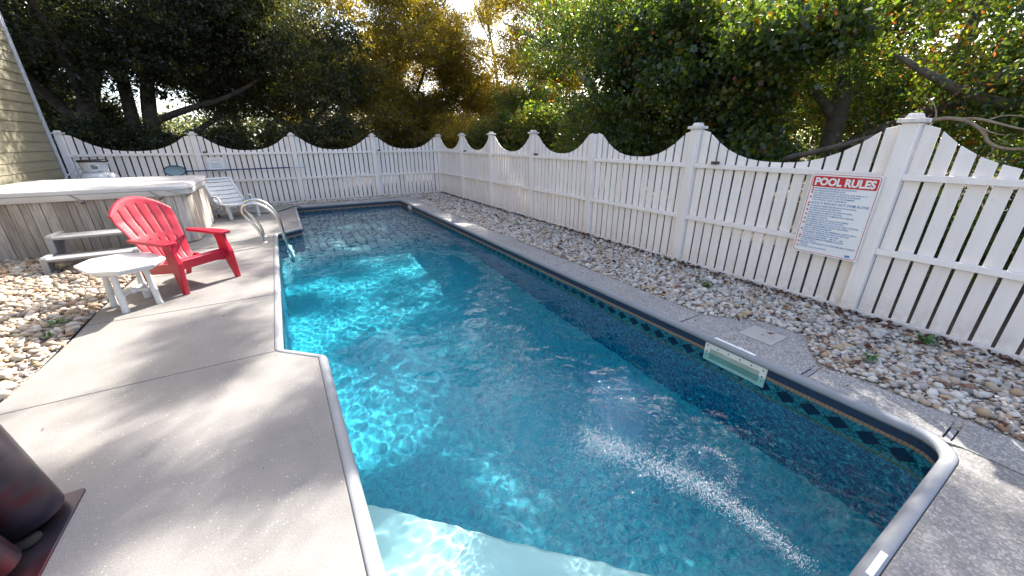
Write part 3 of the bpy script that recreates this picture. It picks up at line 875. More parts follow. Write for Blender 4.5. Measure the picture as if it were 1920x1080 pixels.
# planks round the skirt
bb = base + [base[0]]
seglen = [math.hypot(bb[i + 1][0] - bb[i][0], bb[i + 1][1] - bb[i][1]) for i in range(len(base))]
tot = sum(seglen); cum = np.concatenate([[0], np.cumsum(seglen)])
def at_arc(s):
    s = s % tot; i = int(np.searchsorted(cum, s, 'right') - 1); i = min(i, len(base) - 1)
    f = (s - cum[i]) / seglen[i]; p, q_ = Vector(bb[i]), Vector(bb[i + 1]); d = (q_ - p).normalized()
    return p.lerp(q_, f), Vector((d.y, -d.x))
s_ = 0
while s_ < tot - .05:
    w_ = random.uniform(.085, .15); e = min(s_ + w_, tot)
    pa, na = at_arc(s_ + .003); pb_, nb_ = at_arc(e - .003)
    pr = random.uniform(0, .007)
    c = (pa + pb_) / 2; nn_ = (na + nb_).normalized()
    lo = [(*(pa - nn_ * .025 - Vector(c)), 0), (*(pb_ - nn_ * .025 - Vector(c)), 0), (*(pb_ + nn_ * pr - Vector(c)), 0), (*(pa + nn_ * pr - Vector(c)), 0)]
    h_ = .815
    o = MB().hexa([(p[0], p[1], .015) for p in lo][::-1], [(p[0], p[1], h_) for p in lo][::-1]).build('plank', M['wood'], None, .003)
    o.location = (c.x, c.y, 0); tchild(o)
    s_ = e
cov_out = offset(base, .055)
cv = MB()
nC = len(cov_out); 
lay = [(offset(base, .050), .815), (offset(base, .058), .83), (offset(base, .062), .90), (offset(base, .058), .955), (offset(base, .035), .972), (offset(base, -.05), .978)]
cvv = [(x, y, z) for l_, z in lay for x, y in l_]
cv.add(cvv, [(k * nC + i, k * nC + (i + 1) % nC, (k + 1) * nC + (i + 1) % nC, (k + 1) * nC + i) for k in range(len(lay) - 1) for i in range(nC)], True)
cc = ((TX0 + TX1) / 2, (TY0 + TY1) / 2)
cvt = [(x, y, .978) for x, y in lay[-1][0]] + [(cc[0] + (x - cc[0]) * .5, cc[1] + (y - cc[1]) * .5, .99) for x, y in lay[-1][0]] + [(cc[0], cc[1], .985)]
cv.add(cvt, [(i, (i + 1) % nC, nC + (i + 1) % nC, nC + i) for i in range(nC)] + [(nC + i, nC + (i + 1) % nC, 2 * nC) for i in range(nC)], True)
cover = tchild(cv.build('cover', M['cover']))
pp = MB().tube([(x, y, .905 + .004 * math.sin(i * 2.3)) for i, (x, y) in enumerate(offset(base, .063) + [offset(base, .063)[0]])], .0055, 6, cap=False).build('piping', M['grey_plastic'])
tchild(pp); pp.parent = cover
for xs_ in (-2.62, -1.72):
    s2 = MB(); 
    s2.hexa([(xs_, TY0 - .075, .79), (xs_ + .035, TY0 - .075, .79), (xs_ + .035, TY0 - .068, .79), (xs_, TY0 - .068, .79)],
            [(xs_ - .12, TY0 - .07, .915), (xs_ - .085, TY0 - .07, .915), (xs_ - .085, TY0 - .063, .915), (xs_ - .12, TY0 - .063, .915)])
    o = tchild(s2.build('strap', M['grey_plastic'])); o.parent = cover
    o = tchild(MB().box(xs_ - .005, TY0 - .082, .762, xs_ + .04, TY0 - .07, .795).build('buckle', M['brown'])); o.parent = cover
for k in range(2):
    o = tchild(MB().tube([(TX1 + .07 - .0, TY0 + .20 + k * .03, .91), (TX1 + .085, TY0 + .12, .85 - k * .02), (TX1 + .03, TY0 - .0, .83), (TX1 - .12 - k * .1, TY0 - .066, .86 + .03 * k)], .006, 6).build('strap', M['grey_plastic'])); o.parent = cover

# steps in front of the tub
ts_ = empty('spa_steps', (-2.38, 7.6, 0)); tag(ts_, 'two tread grey plastic step unit in front of the hot tub', 'steps')
for sx in (-1, 1):
    x = sx * .46; 
    poly = [(-.42, 0), (-.40, .20), (-.37, .225), (-.06, .225), (-.03, .42), (0, .445), (.40, .445), (.42, 0), (.30, 0), (.27, .14), (-.22, .14), (-.28, 0)]
    m = MB(); nP = len(poly); x0, x1 = (x - .035, x + .035)
    m.add([(x0, y, z) for y, z in poly] + [(x1, y, z) for y, z in poly], [tuple(range(nP)), tuple(range(2 * nP - 1, nP - 1, -1))] + [(i, nP + i, nP + (i + 1) % nP, (i + 1) % nP) for i in range(nP)])
    m.build('side_panel', M['grey_plastic'], ts_, .008)
MB().box(-.424, -.41, .165, .424, -.10, .2).build('tread', M['grey_plastic'], ts_, .008)
MB().box(-.424, -.05, .385, .424, .30, .42).build('tread', M['grey_plastic'], ts_, .008)
MB().box(-.424, -.06, .06, .424, -.05, .16).build('riser', M['grey_plastic'], ts_, .003)

# ------------------------------------------------------------------ propane tank behind the tub
tk = empty('propane_tank', (-3.30, 11.78, 0)); tag(tk, 'white propane tank with a slotted collar, standing behind the hot tub', 'gas tank')
MB().lathe([(.02, .06), (.2, .07), (.31, .16), (.34, .30), (.34, .82), (.325, .93), (.27, 1.01), (.16, 1.05), (.02, 1.06)], n=32).build('body', M['tank'], tk)
co_ = MB(); seg = 40
for k in range(seg):
    a0, a1 = 2 * math.pi * k / seg, 2 * math.pi * (k + 1) / seg
    am = math.degrees((a0 + a1) / 2) % 360
    rb, rt = .20, .225
    zz = [1.045, 1.11, 1.20, 1.255]
    for j in range(3):
        if j == 1 and abs(am - 285) < 14: continue
        P_ = []
        for zq in (zz[j], zz[j + 1]):
            for a in (a0, a1):
                for dr in (0, -.006):
                    rr = rb + (rt - rb) * (zq - 1.04) / .22 + dr
                    P_.append((rr * math.cos(a), rr * math.sin(a), zq))
        co_.add(P_, [(0, 2, 6, 4), (1, 5, 7, 3)], True)
co_.build('collar', M['tank'], tk)
MB().lathe([(.205, 1.245), (.24, 1.245), (.245, 1.262), (.235, 1.285), (.2, 1.29), (.205, 1.245)], n=36).build('collar_rim', M['black'], tk)
MB().lathe([(.0, 1.06), (.04, 1.06), (.04, 1.14), (.06, 1.15), (.06, 1.17), (0, 1.175)], n=12).build('valve', M['steel'], tk)
MB().tube([(-.17, -.30, .78), (-.19, -.24, 1.0), (-.14, -.19, 1.058), (0, -.17, 1.066), (.14, -.19, 1.058), (.22, -.22, 1.0), (.25, -.24, .78)], .008, 6).build('strap', M['grey_plastic'], tk)
MB().tube([(-.2, -.05, 1.12), (-.3, -.1, 1.09), (-.42, -.18, .98), (-.5, -.25, .75)], .014, 8).build('hose', M['tank'], tk)

# ------------------------------------------------------------------ red adirondack chair
ch = empty('adirondack_chair', (-.94, 5.64, 0), R(43.9)); tag(ch, 'red plastic adirondack chair with a fan back, facing the pool', 'chair')
def interp(t, ks, vs_): return float(np.interp(t, ks, vs_))
def shell(vk, prof, wid, v0, v1, nv, slots, slot_rng, thick, name, topcurve=0.0, cup=0.0):
    """curved slatted shell; returns object. profile gives (y,z) along v, wid half width"""
    cols = []
    ns = 6
    sw_ = .022
    edges = [-1.0]
    for k in range(1, ns):
        c = -1 + 2 * k / ns; edges += [c - sw_, c + sw_]
    edges.append(1.0)
    fine = []
    for a, b in zip(edges[:-1], edges[1:]):
        m_ = 3 if b - a > .1 else 1
        fine += [a + (b - a) * i / m_ for i in range(m_)]
    fine.append(1.0)
    isslot = []
    for a, b in zip(fine[:-1], fine[1:]):
        isslot.append((b - a) < .0701 + 1e-6 and any(abs((a + b) / 2 - (-1 + 2 * k / ns)) < .01 for k in range(1, ns)))
    vsl = np.linspace(v0, v1, nv)
    V = []; Fs = []
    for v in vsl:
        hw = interp(v, vk, wid); y0 = interp(v, vk, [p[0] for p in prof]); z0 = interp(v, vk, [p[1] for p in prof])
        for u in fine:
            x = u * hw
            k = max(0, (v - .45) / .55)
            ty = -cup * u * u * (1 if v > .35 else v / .35)           # wings come forward
            zz_ = z0 - topcurve * (abs(u) ** 2.2) * k ** 2
            yy_ = y0 - topcurve * .45 * (abs(u) ** 2.2) * k ** 2
            V.append((x, yy_ + ty, zz_))
    nu = len(fine)
    for j in range(nv - 1):
        vm = (vsl[j] + vsl[j + 1]) / 2
        for i in range(nu - 1):
            if isslot[i] and any(a < vm < b for a, b in slot_rng): continue
            Fs.append((j * nu + i, j * nu + i + 1, (j + 1) * nu + i + 1, (j + 1) * nu + i))
    o = MB().add(V, Fs, True).build(name, M['red'], ch)
    so = o.modifiers.new('solid', 'SOLIDIFY'); so.thickness = thick; so.offset = 0
    bv_ = o.modifiers.new('bevel', 'BEVEL'); bv_.width = .003; bv_.segments = 2; bv_.limit_method = 'ANGLE'
    return o
vk = [0, .15, .4, .7, 1]
shell(vk, [(.47, .235), (.555, .35), (.665, .56), (.79, .80), (.885, 1.02)], [.225, .235, .275, .32, .315], 0, 1, 34, True, [(.07, .40), (.46, .90)], .016, 'backrest', .17, .035)
vk2 = [0, .3, .7, 1]
so_ = shell(vk2, [(.49, .245), (.34, .285), (.14, .345), (.045, .385)], [.225, .235, .255, .265], 0, 1, 14, True, [(.04, .80)], .016, 'seat', 0, 0)
# rolled top rim of the back
rimp = []
for u in np.linspace(-1, 1, 21):
    rimp.append((u * .315, .885 - .17 * .45 * abs(u) ** 2.2 - .035 * u * u + .012, 1.02 - .17 * abs(u) ** 2.2 - .002))
MB().tube(rimp, .021, 8).build('top_rim', M['red'], ch)
# seat front roll and apron
MB().hexa([(-.27, .012, .27), (.27, .012, .27), (.27, .032, .27), (-.27, .032, .27)], [(-.27, -.005, .375), (.27, -.005, .375), (.27, .05, .392), (-.27, .05, .392)]).build('apron', M['red'], ch, .006)
def limb(name, sections, bevel=.008):
    """loft through rectangles: (cx, cy, cz, half x, half y)"""
    m = MB()
    V = []
    for cx, cy, cz, hx, hy in sections: V += [(cx - hx, cy - hy, cz), (cx + hx, cy - hy, cz), (cx + hx, cy + hy, cz), (cx - hx, cy + hy, cz)]
    k = len(sections)
    F = [(3, 2, 1, 0), tuple(4 * (k - 1) + i for i in range(4))]
    for j in range(k - 1):
        for i in range(4): F.append((4 * j + i, 4 * j + (i + 1) % 4, 4 * (j + 1) + (i + 1) % 4, 4 * (j + 1) + i))
    return m.add(V, F).build(name, M['red'], ch, bevel)
for sx in (-1, 1):
    limb('front_leg', [(sx * .325, -.03, 0, .026, .026), (sx * .322, -.022, .06, .026, .032), (sx * .312, .0, .25, .028, .058), (sx * .305, .02, .36, .028, .082), (sx * .302, .045, .48, .022, .07), (sx * .30, .06, .585, .024, .075)])
    limb('rear_leg', [(sx * .262, .735, 0, .022, .024), (sx * .26, .70, .12, .022, .034), (sx * .255, .62, .24, .022, .06), (sx * .25, .52, .305, .02, .09)])
    # side rail joining the legs under the seat
    m = MB().hexa([(sx * .283 - .014, .05, .24), (sx * .283 + .014, .05, .24), (sx * .262 + .014, .66, .15), (sx * .262 - .014, .66, .15)],
                  [(sx * .283 - .014, .05, .355), (sx * .283 + .014, .05, .355), (sx * .262 + .014, .60, .265), (sx * .262 - .014, .60, .265)])
    m.build('side_rail', M['red'], ch, .005)
    # arm: broad paddle
    pts_ = [(-.03, .055, .075), (.02, .075, .085), (.16, .075, .08), (.32, .06, .068), (.5, .045, .05), (.60, .03, .035)]
    V = []
    for y, wi, wo in pts_:
        xc = sx * (.31 + .012 * math.sin(y * 4))
        zt = .605 + .006 * math.sin(y * 6) + (.02 * max(0, y - .35))
        a_, b_ = xc - sx * wi, xc + sx * wo
        V += [(a_, y, zt), (b_, y, zt), (b_, y, zt - .035), (a_, y, zt - .035)]
    F = [(0, 1, 2, 3), tuple(4 * (len(pts_) - 1) + i for i in (3, 2, 1, 0))]
    for j in range(len(pts_) - 1):
        for i in range(4): F.append((4 * j + i, 4 * (j + 1) + i, 4 * (j + 1) + (i + 1) % 4, 4 * j + (i + 1) % 4))
    MB().add(V, F).build('armrest', M['red'], ch, .010)

# ------------------------------------------------------------------ white octagonal side table
tb = empty('side_table', (-1.56, 5.30, 0), R(29)); tag(tb, 'white plastic octagonal side table on four turned legs', 'table')
hw, hd_ = .30, .40
octo = [(-hw + .16, -hd_), (hw - .16, -hd_), (hw, -hd_ + .2), (hw, hd_ - .2), (hw - .16, hd_), (-hw + .16, hd_), (-hw, hd_ - .2), (-hw, -hd_ + .2)]
MB().prism(octo, .462, .49).build('tabletop', M['plastic_white'], tb, .008)
MB().prism([(x * .9, y * .9) for x, y in octo], .43, .4615).build('apron', M['plastic_white'], tb, .004)
lp_ = [(.031, 0), (.034, .008), (.030, .03), (.028, .10), (.032, .15), (.036, .16), (.036, .175), (.03, .19), (.027, .28), (.026, .34), (.03, .36), (.026, .38), (.026, .43)]
for sx in (-1, 1):
    for sy in (-1, 1):
        m = MB()
        prof_ = lp_
        nn = 14
        vs_ = []
        for r_, z in prof_:
            k = 1 - z / .43
            cx, cy = sx * (.125 + .015 * k), sy * (.14 - .03 * 0 + .02 * k)
            vs_ += [(cx + r_ * math.cos(2 * math.pi * q / nn), cy + r_ * math.sin(2 * math.pi * q / nn), z) for q in range(nn)]
        m.add(vs_, [(i * nn + k, i * nn + (k + 1) % nn, (i + 1) * nn + (k + 1) % nn, (i + 1) * nn + k) for i in range(len(prof_) - 1) for k in range(nn)], True)
        m.add([vs_[q] for q in range(nn)], [tuple(range(nn - 1, -1, -1))])
        m.build('leg', M['plastic_white'], tb)
for sx in (-1, 1):
    MB().tube([(sx * .105, -.125, .165), (sx * .03, -.03, .165)], .019, 10).build('stretcher', M['plastic_white'], tb)
    MB().tube([(sx * .105, .125, .165), (sx * .03, .03, .165)], .019, 10).build('stretcher', M['plastic_white'], tb)
MB().lathe([(.012, .135), (.04, .137), (.047, .15), (.047, .18), (.04, .195), (.012, .197)], n=16).build('stretcher_hub', M['plastic_white'], tb)

# ------------------------------------------------------------------ white chaise
lo_ = empty('chaise_lounge', (-.78, 10.62, 0), R(27)); lo_.scale = (.94, .94, .94); tag(lo_, 'white plastic chaise with a raised slotted back near the back fence', 'lounger')
HW = .335
def slatted(name, y0, z0, y1, z1, nsl, gap, sag):
    m = MB()
    L_ = math.hypot(y1 - y0, z1 - z0); dy, dz = (y1 - y0) / L_, (z1 - z0) / L_
    ny_, nz_ = -dz, dy
    def pt(x, s, h): return (x, y0 + dy * s + ny_ * h, z0 + dz * s + nz_ * h)
    pit = L_ / nsl
    for k in range(nsl):
        s0, s1 = k * pit + gap / 2, (k + 1) * pit - gap / 2
        q = 8; ww = HW - .05
        V = []
        for i in range(q + 1):
            x = -ww + 2 * ww * i / q; b = -sag * (1 - (x / ww) ** 2)
            V += [pt(x, s0 + b * .6, b), pt(x, s1 + b * .6, b), pt(x, s1 + b * .6, b - .016), pt(x, s0 + b * .6, b - .016)]
        F = [(0, 1, 2, 3), tuple(4 * q + i for i in (3, 2, 1, 0))]
        for j in range(q):
            for i in range(4): F.append((4 * j + i, 4 * (j + 1) + i, 4 * (j + 1) + (i + 1) % 4, 4 * j + (i + 1) % 4))
        MB().add(V, F, False).build('slat', M['plastic_white'], lo_, .004)
    for sx in (-1, 1):
        V = []
        for s in (0, L_):
            for x, h in ((sx * (HW - .048), .014), (sx * HW, .014), (sx * HW, -.03), (sx * (HW - .048), -.03)): V.append(pt(x, s, h))
        m.add(V, [(0, 1, 2, 3), (7, 6, 5, 4)] + [(i, 4 + i, 4 + (i + 1) % 4, (i + 1) % 4) for i in range(4)])
    for s in (.0, L_ - .045):
        V = [pt(x, s + e, h) for e in (0, .045) for x, h in ((-HW, .014), (HW, .014), (HW, -.02), (-HW, -.02))]
        m.add(V, [(0, 1, 2, 3), (7, 6, 5, 4)] + [(i, 4 + i, 4 + (i + 1) % 4, (i + 1) % 4) for i in range(4)])
    m.build(name, M['plastic_white'], lo_, .006)
slatted('seat_frame', -.05, .335, .64, .325, 5, .012, .01)
slatted('back_frame', .66, .335, 1.16, .90, 6, .02, .012)
def leg_l(name, x, y0, y1):
    MB().hexa([(x - .03, y0 - .035, 0), (x + .03, y0 - .035, 0), (x + .03, y0 + .035, 0), (x - .03, y0 + .035, 0)],
              [(x - .03, y1 - .055, .32), (x + .03, y1 - .055, .32), (x + .03, y1 + .055, .32), (x - .03, y1 + .055, .32)]).build(name, M['plastic_white'], lo_, .006)
for sx in (-1, 1):
    leg_l('leg', sx * .31, .06, .11)
    leg_l('leg', sx * .31, 1.12, 1.02)
    MB().box(sx * .31 - .025, .62, .275, sx * .31 + .025, 1.08, .32).build('side_rail', M['plastic_white'], lo_, .005)
    am = MB().tube([(sx * .355, .30, .33), (sx * .365, .33, .46), (sx * .365, .40, .50), (sx * .365, .62, .50), (sx * .36, .68, .46), (sx * .355, .72, .33)], .024, 8)
    am.build('armrest', M['plastic_white'], lo_)

# ------------------------------------------------------------------ hand rails of the pool ladder
ld = empty('pool_ladder', (-.4, 8.0, 0)); tag(ld, 'stainless pool ladder with two bent hand rails', 'ladder')
rp = [(-.02, -.005), (-.025, .12), (-.05, .24), (-.12, .36), (-.185, .46), (-.215, .54), (-.205, .615), (-.155, .665), (-.07, .685), (.02, .672), (.12, .61), (.215, .50), (.262, .42), (.285, .33), (.30, .1), (.315, -.17), (.36, -.45), (.365, -.85)]
def smooth_path(P, it=2):
    for _ in range(it):
        Q = [P[0]]
        for a, b in zip(P[:-1], P[1:]):
            Q += [tuple(a[i] * .75 + b[i] * .25 for i in range(len(a))), tuple(a[i] * .25 + b[i] * .75 for i in range(len(a)))]
        Q.append(P[-1]); P = Q
    return P
rs = smooth_path(rp)
rail_me = MB().tube([(x, 0, z) for x, z in rs], .0235, 12).mesh('hand_rail', M['steel'])
fl_me = MB().lathe([(.024, .02), (.05, .016), (.062, .004), (.062, 0)], n=18).mesh('flange', M['steel'])
for yy in (-.27, .27):
    r_o = link('hand_rail', rail_me, ld, (0, yy, 0)); r_o.cycles.is_caustics_receiver = True
    link('flange', fl_me, r_o, (-.02, 0, .001))
for zz, xx in ((-.36, .345), (-.64, .362)):
    o = MB().box(xx - .045, -.245, zz - .02, xx + .045, .245, zz).build('ladder_tread', M['plastic_white'], ld, .006); o.cycles.is_caustics_receiver = True

# ------------------------------------------------------------------ skimmer lid, hose, metal stand
lid = MB().prism([(-.14, -.14), (.14, -.14), (.14, .14), (-.14, .14)], 0, .006).build('skimmer_lid', M['lid'], None, .002, (3.525, 1.43, .001))
tag(lid, 'square beige skimmer lid set in the concrete pad beside the pool', 'skimmer lid')
MB().lathe([(.0, .001), (.008, .0015), (.01, 0)], n=10).build('finger_hole', M['brown'], lid, 0, (0, 0, .0062))
hp = [(-.95, 11.4, .03), (-.6, 11.1, .016), (-.35, 11.0, .015), (-.1, 11.18, .015), (.05, 11.5, .016), (.18, 11.62, .035), (.3, 11.66, .05), (.42, 11.75, -.02), (.44, 11.7, -.2)]
tag(MB().tube(smooth_path(hp), .011, 8).build('garden_hose', M['hose']), 'dark green hose lying over the deck corner at the far end of the pool', 'hose')

sd = empty('metal_stand', (-1.45, 2.02, 0)); tag(sd, 'dark polished metal stand with wide tube legs on a flat base plate', 'stand')
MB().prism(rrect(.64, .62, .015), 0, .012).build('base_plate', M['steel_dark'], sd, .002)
def lean(c, r0, r1, h, tilt):
    m = MB(); n_ = 40; V = []
    for k, (z, f) in enumerate(((.045, 0), (.05, .01), (h, 1))):
        r_ = (r0 - .004 if k == 0 else r0) + (r1 - r0) * f
        V += [(c[0] + tilt[0] * z + r_ * math.cos(2 * math.pi * q / n_), c[1] + tilt[1] * z + r_ * math.sin(2 * math.pi * q / n_), z) for q in range(n_)]
    m.add(V, [(i * n_ + k, i * n_ + (k + 1) % n_, (i + 1) * n_ + (k + 1) % n_, (i + 1) * n_ + k) for i in range(2) for k in range(n_)], True)
    m.add([(c[0], c[1], .045)] + V[:n_], [(0, (q + 1) % n_ + 1, q + 1) for q in range(n_)])
    top = V[-n_:]; tc = (sum(p[0] for p in top) / n_, sum(p[1] for p in top) / n_, h + .02)
    m.add([tc] + top, [(0, q + 1, (q + 1) % n_ + 1) for q in range(n_)])
    return m
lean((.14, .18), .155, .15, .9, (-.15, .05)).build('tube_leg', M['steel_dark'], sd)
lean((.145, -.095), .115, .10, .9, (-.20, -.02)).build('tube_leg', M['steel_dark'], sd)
MB().lathe([(.0, .0125), (.04, .0125), (.045, .02), (.045, .03), (.0, .031)], (.215, .035, 0), 24).build('rubber_pad', M['rubber'], sd)
MB().lathe([(.0, .012), (.08, .012), (.08, .044), (.0, .045)], (.15, .185, 0), 20).build('rubber_pad', M['rubber'], sd)
MB().lathe([(.0, .012), (.08, .012), (.08, .044), (.0, .045)], (.145, -.095, 0), 20).build('rubber_pad', M['rubber'], sd)

# ------------------------------------------------------------------ weeds, dead leaves
def weed(loc, sz, nl, lab):
    V = []; F = []
    r_ = np.random.default_rng(int(abs(loc[0] * 100 + loc[1] * 77)))
    m = MB()
    for k in range(nl):
        a = r_.uniform(0, 6.28); e = r_.uniform(.15, 1.1); L_ = sz * r_.uniform(.5, 1.0); w_ = L_ * .32
        d = Vector((math.cos(a) * math.cos(e), math.sin(a) * math.cos(e), math.sin(e))); u = Vector((-math.sin(a), math.cos(a), 0))
        b0 = Vector((r_.normal(0, sz * .25), r_.normal(0, sz * .25), .01))
        mid_ = b0 + d * L_ * .5; tip = b0 + d * L_ * .95 - Vector((0, 0, L_ * .15))
        m.add([b0, mid_ + u * w_ * .5, tip, mid_ - u * w_ * .5], [(0, 1, 2, 3)])
    tag(m.build('weed', M['weed'], None, 0, (loc[0], loc[1], .02)), lab, 'weed', 'weeds among the stones')
weed((-2.06, 5.0), .10, 22, 'small green weed among river stones beside the white side table')
weed((-2.02, 4.68), .07, 14, 'tiny green weed at the deck edge below the white side table')
weed((4.18, 2.42), .11, 26, 'green weed in the gravel beside the middle of the right fence')
weed((4.55, .62), .13, 30, 'spreading green weed against the fence right of the rules sign')
weed((3.78, .74), .09, 18, 'small green weed in the gravel beside the skimmer pad corner')
weed((4.1, 6.6), .10, 20, 'low green weed in the gravel beside the capless fence post')
weed((4.0, 9.0), .09, 18, 'low green weed in the far gravel near the fence corner')

def leaf_quads(P, size, flat=None, r_=rng, elong=.5):
    n_ = len(P)
    a = r_.normal(0, 1, (n_, 3)); a /= np.linalg.norm(a, axis=1, keepdims=True)
    if flat is not None: a[:, 2] *= flat; a /= np.linalg.norm(a, axis=1, keepdims=True)
    b = r_.normal(0, 1, (n_, 3))
    if flat is not None: b[:, 2] *= flat
    b -= a * (a * b).sum(1, keepdims=True); b /= np.linalg.norm(b, axis=1, keepdims=True)
    s = size * r_.uniform(.6, 1.3, n_)
    nrm = np.cross(a, b)
    A = a * s[:, None]; B = b * (s * elong * .5)[:, None]; N = nrm * (s * .10)[:, None]
    V = np.stack([P - A * .5, P + B + N, P + A * .5, P - B + N], 1).reshape(-1, 3)
    F = np.arange(n_ * 4).reshape(n_, 4)
    return V, F
dr = np.random.default_rng(21)
P = np.concatenate([
    np.stack([4.765 - np.abs(dr.normal(0, .06, 1100)), dr.uniform(-.5, 12.5, 1100), dr.uniform(.02, .05, 1100)], 1),
    np.stack([dr.uniform(3.5, 4.7, 700), dr.uniform(-.5, 12.5, 700), dr.uniform(.03, .055, 700)], 1),
    np.stack([dr.uniform(-3.5, 4.6, 240), 12.72 - np.abs(dr.normal(0, .14, 240)), dr.uniform(.01, .04, 240)], 1),
    np.stack([dr.uniform(-1.8, 0, 26), dr.uniform(.5, 8, 26), np.full(26, .006)], 1) * np.array([1, 1, 1]),
    np.stack([dr.uniform(3.15, 3.45, 24), dr.uniform(-.5, 9, 24), np.full(24, .006)], 1),
    np.stack([dr.uniform(-1.85, -1.3, 60), dr.uniform(10.8, 12.5, 60), dr.uniform(.01, .03, 60)], 1)])
V, F = leaf_quads(P, np.where((P[:, 2] < .0061) & (P[:, 2] > .0059), .022, .062), .25, dr, .55)
tag(link('dead_leaves', np_mesh('dead_leaves', V, 0, F, M['dead_leaf'], False, dr.uniform(0, 1, len(F)))), 'brown dead leaves gathered along the foot of the fences', 'leaves', kind='stuff')

# ------------------------------------------------------------------ trees beyond the fence
fw = np.array([math.sin(R(YAW)), math.cos(R(YAW)), 0]); rt_ = np.array([fw[1], -fw[0], 0])
def screen(P):
    d = P - np.array([0, 0, CAM_Z])
    f = d @ fw; dep = f * math.cos(R(PITCH)) - d[:, 2] * math.sin(R(PITCH)); up = f * math.sin(R(PITCH)) + d[:, 2] * math.cos(R(PITCH))
    dep_ = np.where(dep > .05, dep, .05)
    return 960 + FPX * (d @ rt_) / dep_, 540 - FPX * up / dep_, dep
Sn = np.array(S)
dn = np.random.default_rng(99)
DK = [(dn.uniform(0, 6.28), 2 * math.pi / math.exp(dn.uniform(math.log(.5), math.log(2.3))), dn.uniform(0, 6.28)) for _ in range(26)]
def dapple(x, y):
    z = np.zeros_like(x)
    for a, k, ph in DK: z += np.sin(k * (x * math.cos(a) + y * math.sin(a)) + ph)
    return z / math.sqrt(len(DK) / 2)
def lit_wish(gx, gy):
    """share of open sky wanted towards the sun, by where the light would land"""
    w = np.where(gx < -.15, .82, np.where(gx < 2.2, .90, .88))
    w = np.where((gx > -.2) & (gx < 3.2) & (gy > 6.5), .66, w)
    w = np.where((gx > -.2) & (gx < 3.2) & (gy > 8.2), .42, w)
    w = np.where((gx > .3) & (gx < 2.3) & (gy > 3.3) & (gy < 6.3), .94, w)
    w = np.where((gx > .45) & (gx < 1.8) & (gy > 2.35) & (gy < 3.3), .22, w)
    w = np.where((gx > -.2) & (gx < .6) & (gy > 1.9) & (gy < 2.8), .35, w)
    w = np.where((gx > .7) & (gx < 2.3) & (gy < 2.3) & (gy > .7), .985, w)
    w = np.where((gx > -1.0) & (gy < .5), .6, w)
    w = np.where((gx < -1.3) & (gy > 2.5) & (gy < 7.8), .88, w)
    w = np.where((gx < -1.3) & (gy >= 7.8), .62, w)
    w = np.where(gx < -4.3, .12, w)
    w = np.where((gy > 11.9) & (gx < 1), .2, w)
    w = np.where((gy > 11.9) & (gx >= 1), .4, w)
    return w
def gap_keep(P):
    """crown gaps: foliage above the picture's top thins out where the place is sunlit"""
    sx, sy, dep = screen(P)
    free = (sy < -25) | (dep < .3) | (sx < -60) | (sx > 1980)
    gx = P[:, 0] - Sn[0] / Sn[2] * P[:, 2]; gy = P[:, 1] - Sn[1] / Sn[2] * P[:, 2]
    from_w = lit_wish(gx, gy)
    from statistics import NormalDist
    grid = np.linspace(.01, .99, 99); q = np.array([NormalDist().inv_cdf(v) for v in grid])
    thr = np.interp(from_w, grid, q)
    dv = dapple(gx, gy) 
    return ~(free & (dv < thr))
ALL = 0
def tree(name, label, base_xy, trunk, limbs, blobs, leaf, mat, bark, seed, cat='tree', dens=1.7, tbias=0.0, elong=.5):
    """trunk: [(x,y,z,r)...] relative to base; blobs: (x,y,z,rx,ry,rz,nclumps)"""
    global ALL
    r_ = np.random.default_rng(seed)
    t = empty(name, (*base_xy, 0)); tag(t, label, cat, 'trees and shrubs beyond the fence')
    m = MB()
    if trunk: m.tube(smooth_path([p[:3] for p in trunk], 1), list(np.interp(np.linspace(0, 1, len(smooth_path([p[:3] for p in trunk], 1))), np.linspace(0, 1, len(trunk)), [p[3] for p in trunk])), 9)
    m.build('trunk', bark, t)
    for lb in limbs:
        lb = list(lb); lb[-1] = (*lb[-1][:3], min(lb[-1][3], .012)); e0, e1 = Vector(lb[-2][:3]), Vector(lb[-1][:3]); lb[-1] = (*(e1 + (e1 - e0) * .35), .012)
        sp_ = smooth_path([p[:3] for p in lb], 2)
        MB().tube(sp_, list(np.interp(np.linspace(0, 1, len(sp_)), np.linspace(0, 1, len(lb)), [p[3] for p in lb])), 7).build('limb', bark, t)
    Ps = []; T = []; SZ = []
    for (x, y, z, rx, ry, rz, nc) in blobs:
        nc = int(nc * dens)
        d = r_.normal(0, 1, (nc, 3)); d /= np.linalg.norm(d, axis=1, keepdims=True)
        rr = r_.uniform(0, 1, nc) ** .42
        lump = 1 + .22 * np.sin(d[:, 0] * 5 + seed) * np.sin(d[:, 1] * 6 + seed * 2) + .15 * np.sin(d[:, 2] * 7 + seed)
        C = np.array([x, y, z]) + d * rr[:, None] * np.array([rx, ry, rz]) * lump[:, None]
        C += np.array([*base_xy, 0])
        C = C[C[:, 2] > .15]
        k_ = gap_keep(C); C = C[k_]
        nl = r_.integers(16, 40, len(C))
        sig = r_.uniform(.07, .2, len(C))
        ci = np.repeat(np.arange(len(C)), nl)
        off = r_.normal(0, 1, (len(ci), 3)) * sig[ci][:, None]; off[:, 2] *= .7
        Q = C[ci] + off
        SZ.append(np.exp(r_.normal(0, .22, len(C)))[ci])
        Ps.append(Q); T.append(np.clip(r_.normal(.45 + tbias, .22, len(C))[ci] + r_.normal(0, .2, len(ci)), 0, 1))
    P = np.concatenate(Ps); T = np.concatenate(T)
    ok = ~((P[:, 1] < 12.95) & (P[:, 0] < 4.95) & (P[:, 2] < 2.2))     # nothing grows through the fences
    P, T = P[ok], T[ok]
    Z_ = np.concatenate(SZ)[ok]
    V, F = leaf_quads(P, leaf * Z_, None, r_, elong)
    V -= np.array([*base_xy, 0])
    link('crown', np_mesh('crown', V, 0, F, mat, False, T), t)
    ALL += len(F)
    return t
